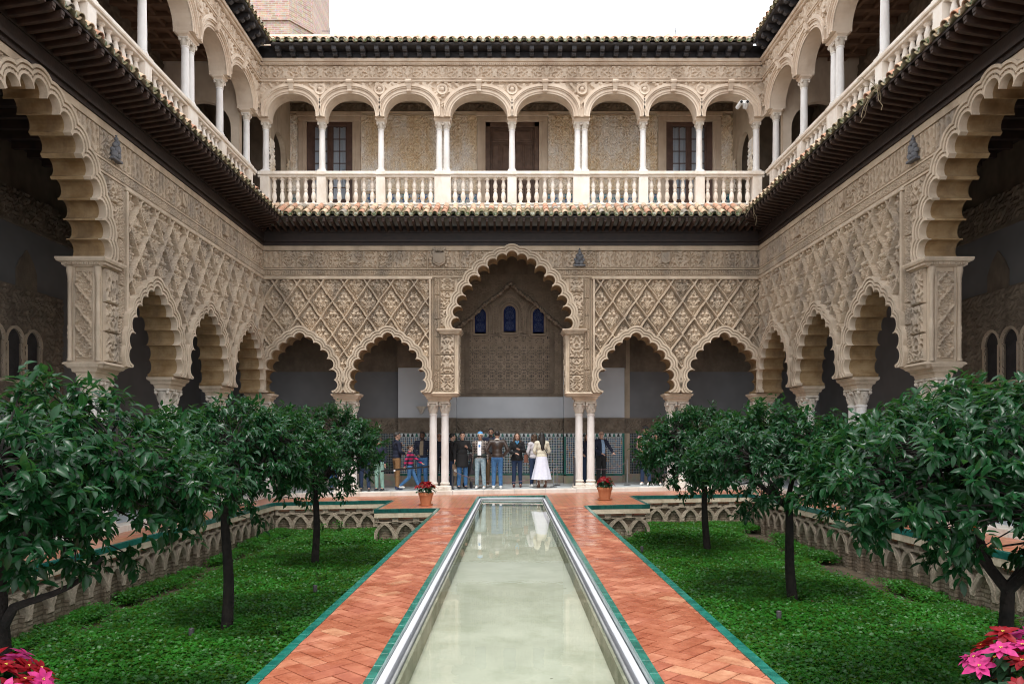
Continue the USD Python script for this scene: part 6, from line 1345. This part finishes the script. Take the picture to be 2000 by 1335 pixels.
person('child in a pink and navy striped jumper striding along the belt barrier', 801, 22.65, 1.38, -95, ('reach', 'back'), 'walk', 'light', ('short', 'brown'), striped('striped_jumper', (.012, .016, .05), (.46, .022, .10), 2.6), None, jean, wsh, slim=.9)
person('bearded man in dark padded jacket over khaki jumper, left of the left column pair', 825, 23.35, 1.80, 175, ('down', 'waist'), 'stand', 'dark', ('short', 'black'), striped('padded_navy', (.010, .014, .030), (.016, .022, .045), 5.0), khaki, djean if False else jean, blk, beard='black')
person('man in sunglasses and a padded jacket glimpsed between the left pair of columns', 858, 23.5, 1.74, 185, ('waist', 'down'), 'stand', 'tan', ('fringe', 'grey'), striped('padded_black', (.010, .012, .022), (.018, .022, .036), 5.0), None, black, blk, glasses=True)
person('person in black looking at a phone just right of the left column pair', 883, 23.1, 1.73, -80, ('phone', 'phone'), 'stand', 'light', ('short', 'black'), black, None, djean, wsh, extra=phone, long_coat=.12)
person('young man in a long black coat and blue jeans glancing back towards the pool', 903, 22.85, 1.77, 195, ('chest', 'down'), 'stand', 'light', ('short', 'black'), black, None, jean, blk, long_coat=.32, turn_head=-.1)
person('man in a blue and cream beanie, plaid overshirt and pale jeans', 938, 22.75, 1.75, 172, ('down', 'back'), 'weight', 'tan', ('beanie', hue), plaid('plaid_overshirt'), wht, ljean, wsh, extra=tiedc)
person('tall bearded man in glasses and a dark jacket behind the leather jacket', 959, 23.35, 1.87, 178, ('down', 'down'), 'stand', 'tan', ('short', 'black'), navy, char, brn, wsh, glasses=True, beard='black')
person('man from behind in brown leather jacket with pale collar, hands on hips', 971, 22.5, 1.77, 0, ('hips', 'hips'), 'stand', 'light', ('short', 'black'), lth, None, jean, wsh, open_front=shr, slim=1.12)
person('woman in a black coat with a brown shoulder bag looking up from her phone', 1010, 23.1, 1.70, 180, ('phone', 'clasp'), 'stand', 'light', ('bob', 'brown'), black, None, djean, mat('wine_shoe', (.07, .02, .02), rough=.5), extra=hbag, long_coat=.12, slim=.9)
person('brown-haired woman in a pale top half hidden behind the white skirt', 1044, 23.0, 1.66, 20, ('waist', 'down'), 'stand', 'light', ('bob', 'brown'), cloth('pale_grey_knit', (.46, .44, .46)), None, djean, wsh, slim=.88)
person('woman from behind in cream jumper and long white skirt, long black hair', 1058, 22.6, 1.70, 12, ('waist', 'clasp'), 'stand', 'light', ('long', 'black'), crm, None, cloth('white_tights', (.6, .58, .52)), (bootb, True), skirt=wsk, extra=xstrap, slim=.92)
person('bald man in glasses, navy jacket and blue shirt, right of the right columns', 1174, 23.5, 1.72, 205, ('reach', 'waist'), 'stand', 'light', ('none', 'grey'), navy, sky_, black, blk, glasses=True, turn_head=-.3)
person('dark-haired person in navy glimpsed between the right pair of columns', 1148, 23.7, 1.66, 160, ('down', 'waist'), 'stand', 'light', ('bob', 'brown'), navy, None, djean, blk)
person('person in dusty pink jacket and black cap beside the far tree on the right', 1261, 22.95, 1.83, 150, ('down', 'waist'), 'weight', 'light', ('cap', mat('black_cap', (.012, .012, .014))), pinkj, sky_, djean, wsh, extra=bluej)
person('person in black with white shoes, mostly hidden by the right far tree', 1283, 22.75, 1.66, 170, ('down', 'down'), 'stand', 'light', ('short', 'brown'), black, None, black, wsh)
person('person in pale teal trousers, mostly hidden by the left far tree', 741, 22.55, 1.62, 160, ('down', 'down'), 'stand', 'light', ('bob', 'brown'), navy, None, teal, blk)
person('person in dark jeans and boots, mostly hidden by the left far tree', 712, 22.6, 1.66, 190, ('down', 'down'), 'weight', 'light', ('short', 'brown'), black, None, djean, (mat('boot_dark', (.03, .025, .025)), False))
person('person in blue jeans standing behind the outer left column pair and the tree', 652, 23.3, 1.70, 170, ('down', 'down'), 'stand', 'light', ('short', 'black'), navy, None, jean, blk)

# ---- tote bag, pushchair
x = (892 - 1000) / 1430 * 22.95
tb = thing('tote_bag', 'tan cloth tote bag with a pale patch hanging beside the black coat', 'bag', (x, 22.95, fl(x)), 10)
obj('bag_body', cat([hull([(a, b * (1 if c > .5 else 1.2), c) for a in (-.14, .14) for b in (-.05, .05) for c in (.40, .76)])]), cloth('tan_canvas', (.27, .185, .12)), tb)
obj('pale_patch', turn(prism(Point(0, 0).buffer(.06, 6), -.005, .0), lambda a, b, c: (a - .03, b - .062, c + .56)), cloth('patch_white', (.6, .58, .54)), tb)
obj('bag_handle', cat([tube([(-.08, d, .75), (-.06, d, .92), (.06, d, .92), (.08, d, .75)], .010, 5) for d in (-.04, .04)]), cloth('tan_canvas', (.27, .185, .12)), tb)
x = (926 - 1000) / 1430 * 23.35
st = thing('pushchair', 'folded-back grey pushchair with small black wheels between the coat and the plaid shirt', 'pushchair', (x, 23.35, fl(x)), 25)
obj('frame', cat([tube([(s * .22, -.35, .95), (s * .22, -.05, .55), (s * .2, .32, .14)], .014, 6) for s in (-1, 1)] + [tube([(s * .22, .12, .75), (s * .22, .0, .45), (s * .22, -.30, .12)], .014, 6) for s in (-1, 1)] + [tube([(-.22, -.35, .95), (.22, -.35, .95)], .018, 6), tube([(-.22, -.3, .2), (.22, -.3, .2)], .012, 6)]), M['iron'], st)
obj('seat', cat([hull([(a, b, c) for a in (-.19, .19) for b, c in ((-.16, .42), (.20, .40), (.20, .46), (-.12, .50), (-.30, .95), (-.26, .95))])]), cloth('pram_grey', (.10, .09, .10)), st)
obj('hood', hull([(a, -.18 + .26 * math.cos(t), .86 + .22 * math.sin(t)) for a in (-.2, .2) for t in np.linspace(.2, 2.9, 9)]), cloth('pram_mauve', (.20, .16, .17)), st)
for sx in (-1, 1):
    for yy, r in ((.32, .075), (-.30, .10)):
        obj('wheel', turn(lathe([(r * .55, -.02), (r, -.018), (r * 1.02, 0), (r, .018), (r * .55, .02)], 16), lambda a, b, c: (c + sx * .22, a + yy, b + r)), blk, st, smooth=40)

# ---- barrier posts, rope and belt
def post(px, y, label, h=.92, r=.02, flat=False):
    x = (px - 1000) / 1430 * y; t = thing('barrier_post', label, 'post', (x, y, fl(x)), 0, 'barrier posts along the arcade')
    obj('foot', lathe([(.11, 0), (.115, .008), (.10, .018), (.02, .025)], 18) if not flat else cbox(-.05, .05, -.10, .10, 0, .015, .003), M['iron'], t, smooth=40)
    obj('shaft', lathe([(r, .02), (r, h - .04), (r * 1.3, h - .035), (r * 1.3, h), (r * .8, h + .01)], 12) if not flat else cbox(-.028, .028, -.03, .03, .015, h, .004), M['steel'] if not flat else M['iron'], t, smooth=40)
    return np.array([x, y, fl(x) + h - .06])
pA = post(1081, 22.9, 'slim steel barrier post right of the white skirt', .55, .012)
pB = post(1088, 23.75, 'slim steel barrier post close to the tiled wall behind the white skirt', .6, .012)
pC = post(1122, 22.18, 'flat dark barrier post against the left one of the right column pair', .92, flat=True)
pD = post(1225, 23.2, 'slim steel barrier post right of the bald man', .8, .012)
pE = post(1147, 22.5, 'dark flat post seen between the right pair of columns', .80, flat=True)
pF = post(690, 22.3, 'dark flat post beside the outer left column pair', .8, flat=True)
pG = post(884, 22.7, 'flat dark post in the shade right of the left column pair', .62, flat=True)
def swag(a, b, sag, r, label, m, name, cat_):
    t = np.linspace(0, 1, 16)[:, None]; p = np.asarray(a) * (1 - t) + np.asarray(b) * t; p[:, 2] -= sag * 4 * (t * (1 - t))[:, 0]
    obj(name, tube(p, r, 6), m, smooth=60, label=label, cat=cat_)
swag(pG + [0, 0, .0], pA + [0, 0, .0], .36, .012, 'mauve rope hanging in a long curve in front of the standing visitors', M['rope'], 'barrier_rope', 'rope')
swag(pD, pE + [0, .4, -.1], .18, .008, 'thin dark rope between the right column pair and the steel post', M['rope'], 'barrier_rope', 'rope')
bx0, bx1 = (745 - 1000) / 1430 * 22.45, (846 - 1000) / 1430 * 22.45
obj('barrier_belt', hull([(x, 22.36 + d, fl(x) + z + e) for x, z in ((bx0, .585), (bx1, .71)) for d in (0, .006) for e in (0, .05)]), black, label='black retractable belt pulled by the striped child', cat='belt')
obj('belt_tag', hull([((771 - 1000) / 1430 * 22.4 + a, 22.352 + d, fl(-3.6) + .62 + e) for a in (-.025, .025) for d in (0, .006) for e in (-.03, .03)]), wht, label='small white tag fixed to the black barrier belt', cat='tag')
# ---- security camera under the right-hand corner arch of the far gallery
t = thing('security_camera', 'white security camera cluster fixed in the right corner arch of the upper gallery', 'camera', (6.95, 22.02, 11.62))
obj('bracket', cat([cbox(-.02, .16, .0, .12, .10, .20, .01), cbox(.03, .10, .04, .14, .0, .12, .008)]), M['camwhite'], t)
for a, b in ((-.12, -.35), (.10, .1)):
    q = thing('camera_head', parent=pstr(t)); v, f = lathe([(.01, -.14), (.055, -.14), (.06, -.10), (.06, .10), (.02, .12)], 12)
    obj('housing', turn((v, f), lambda x, y, z: (x + a + .6 * z * b, z * .9, y + .05 - z * .3)), M['camwhite'], q, smooth=40); obj('lens', mv(trimesh_arr(trimesh.creation.icosphere(2, .04)), a - .6 * .14 * b, -.135, .09), black, q, smooth=True)
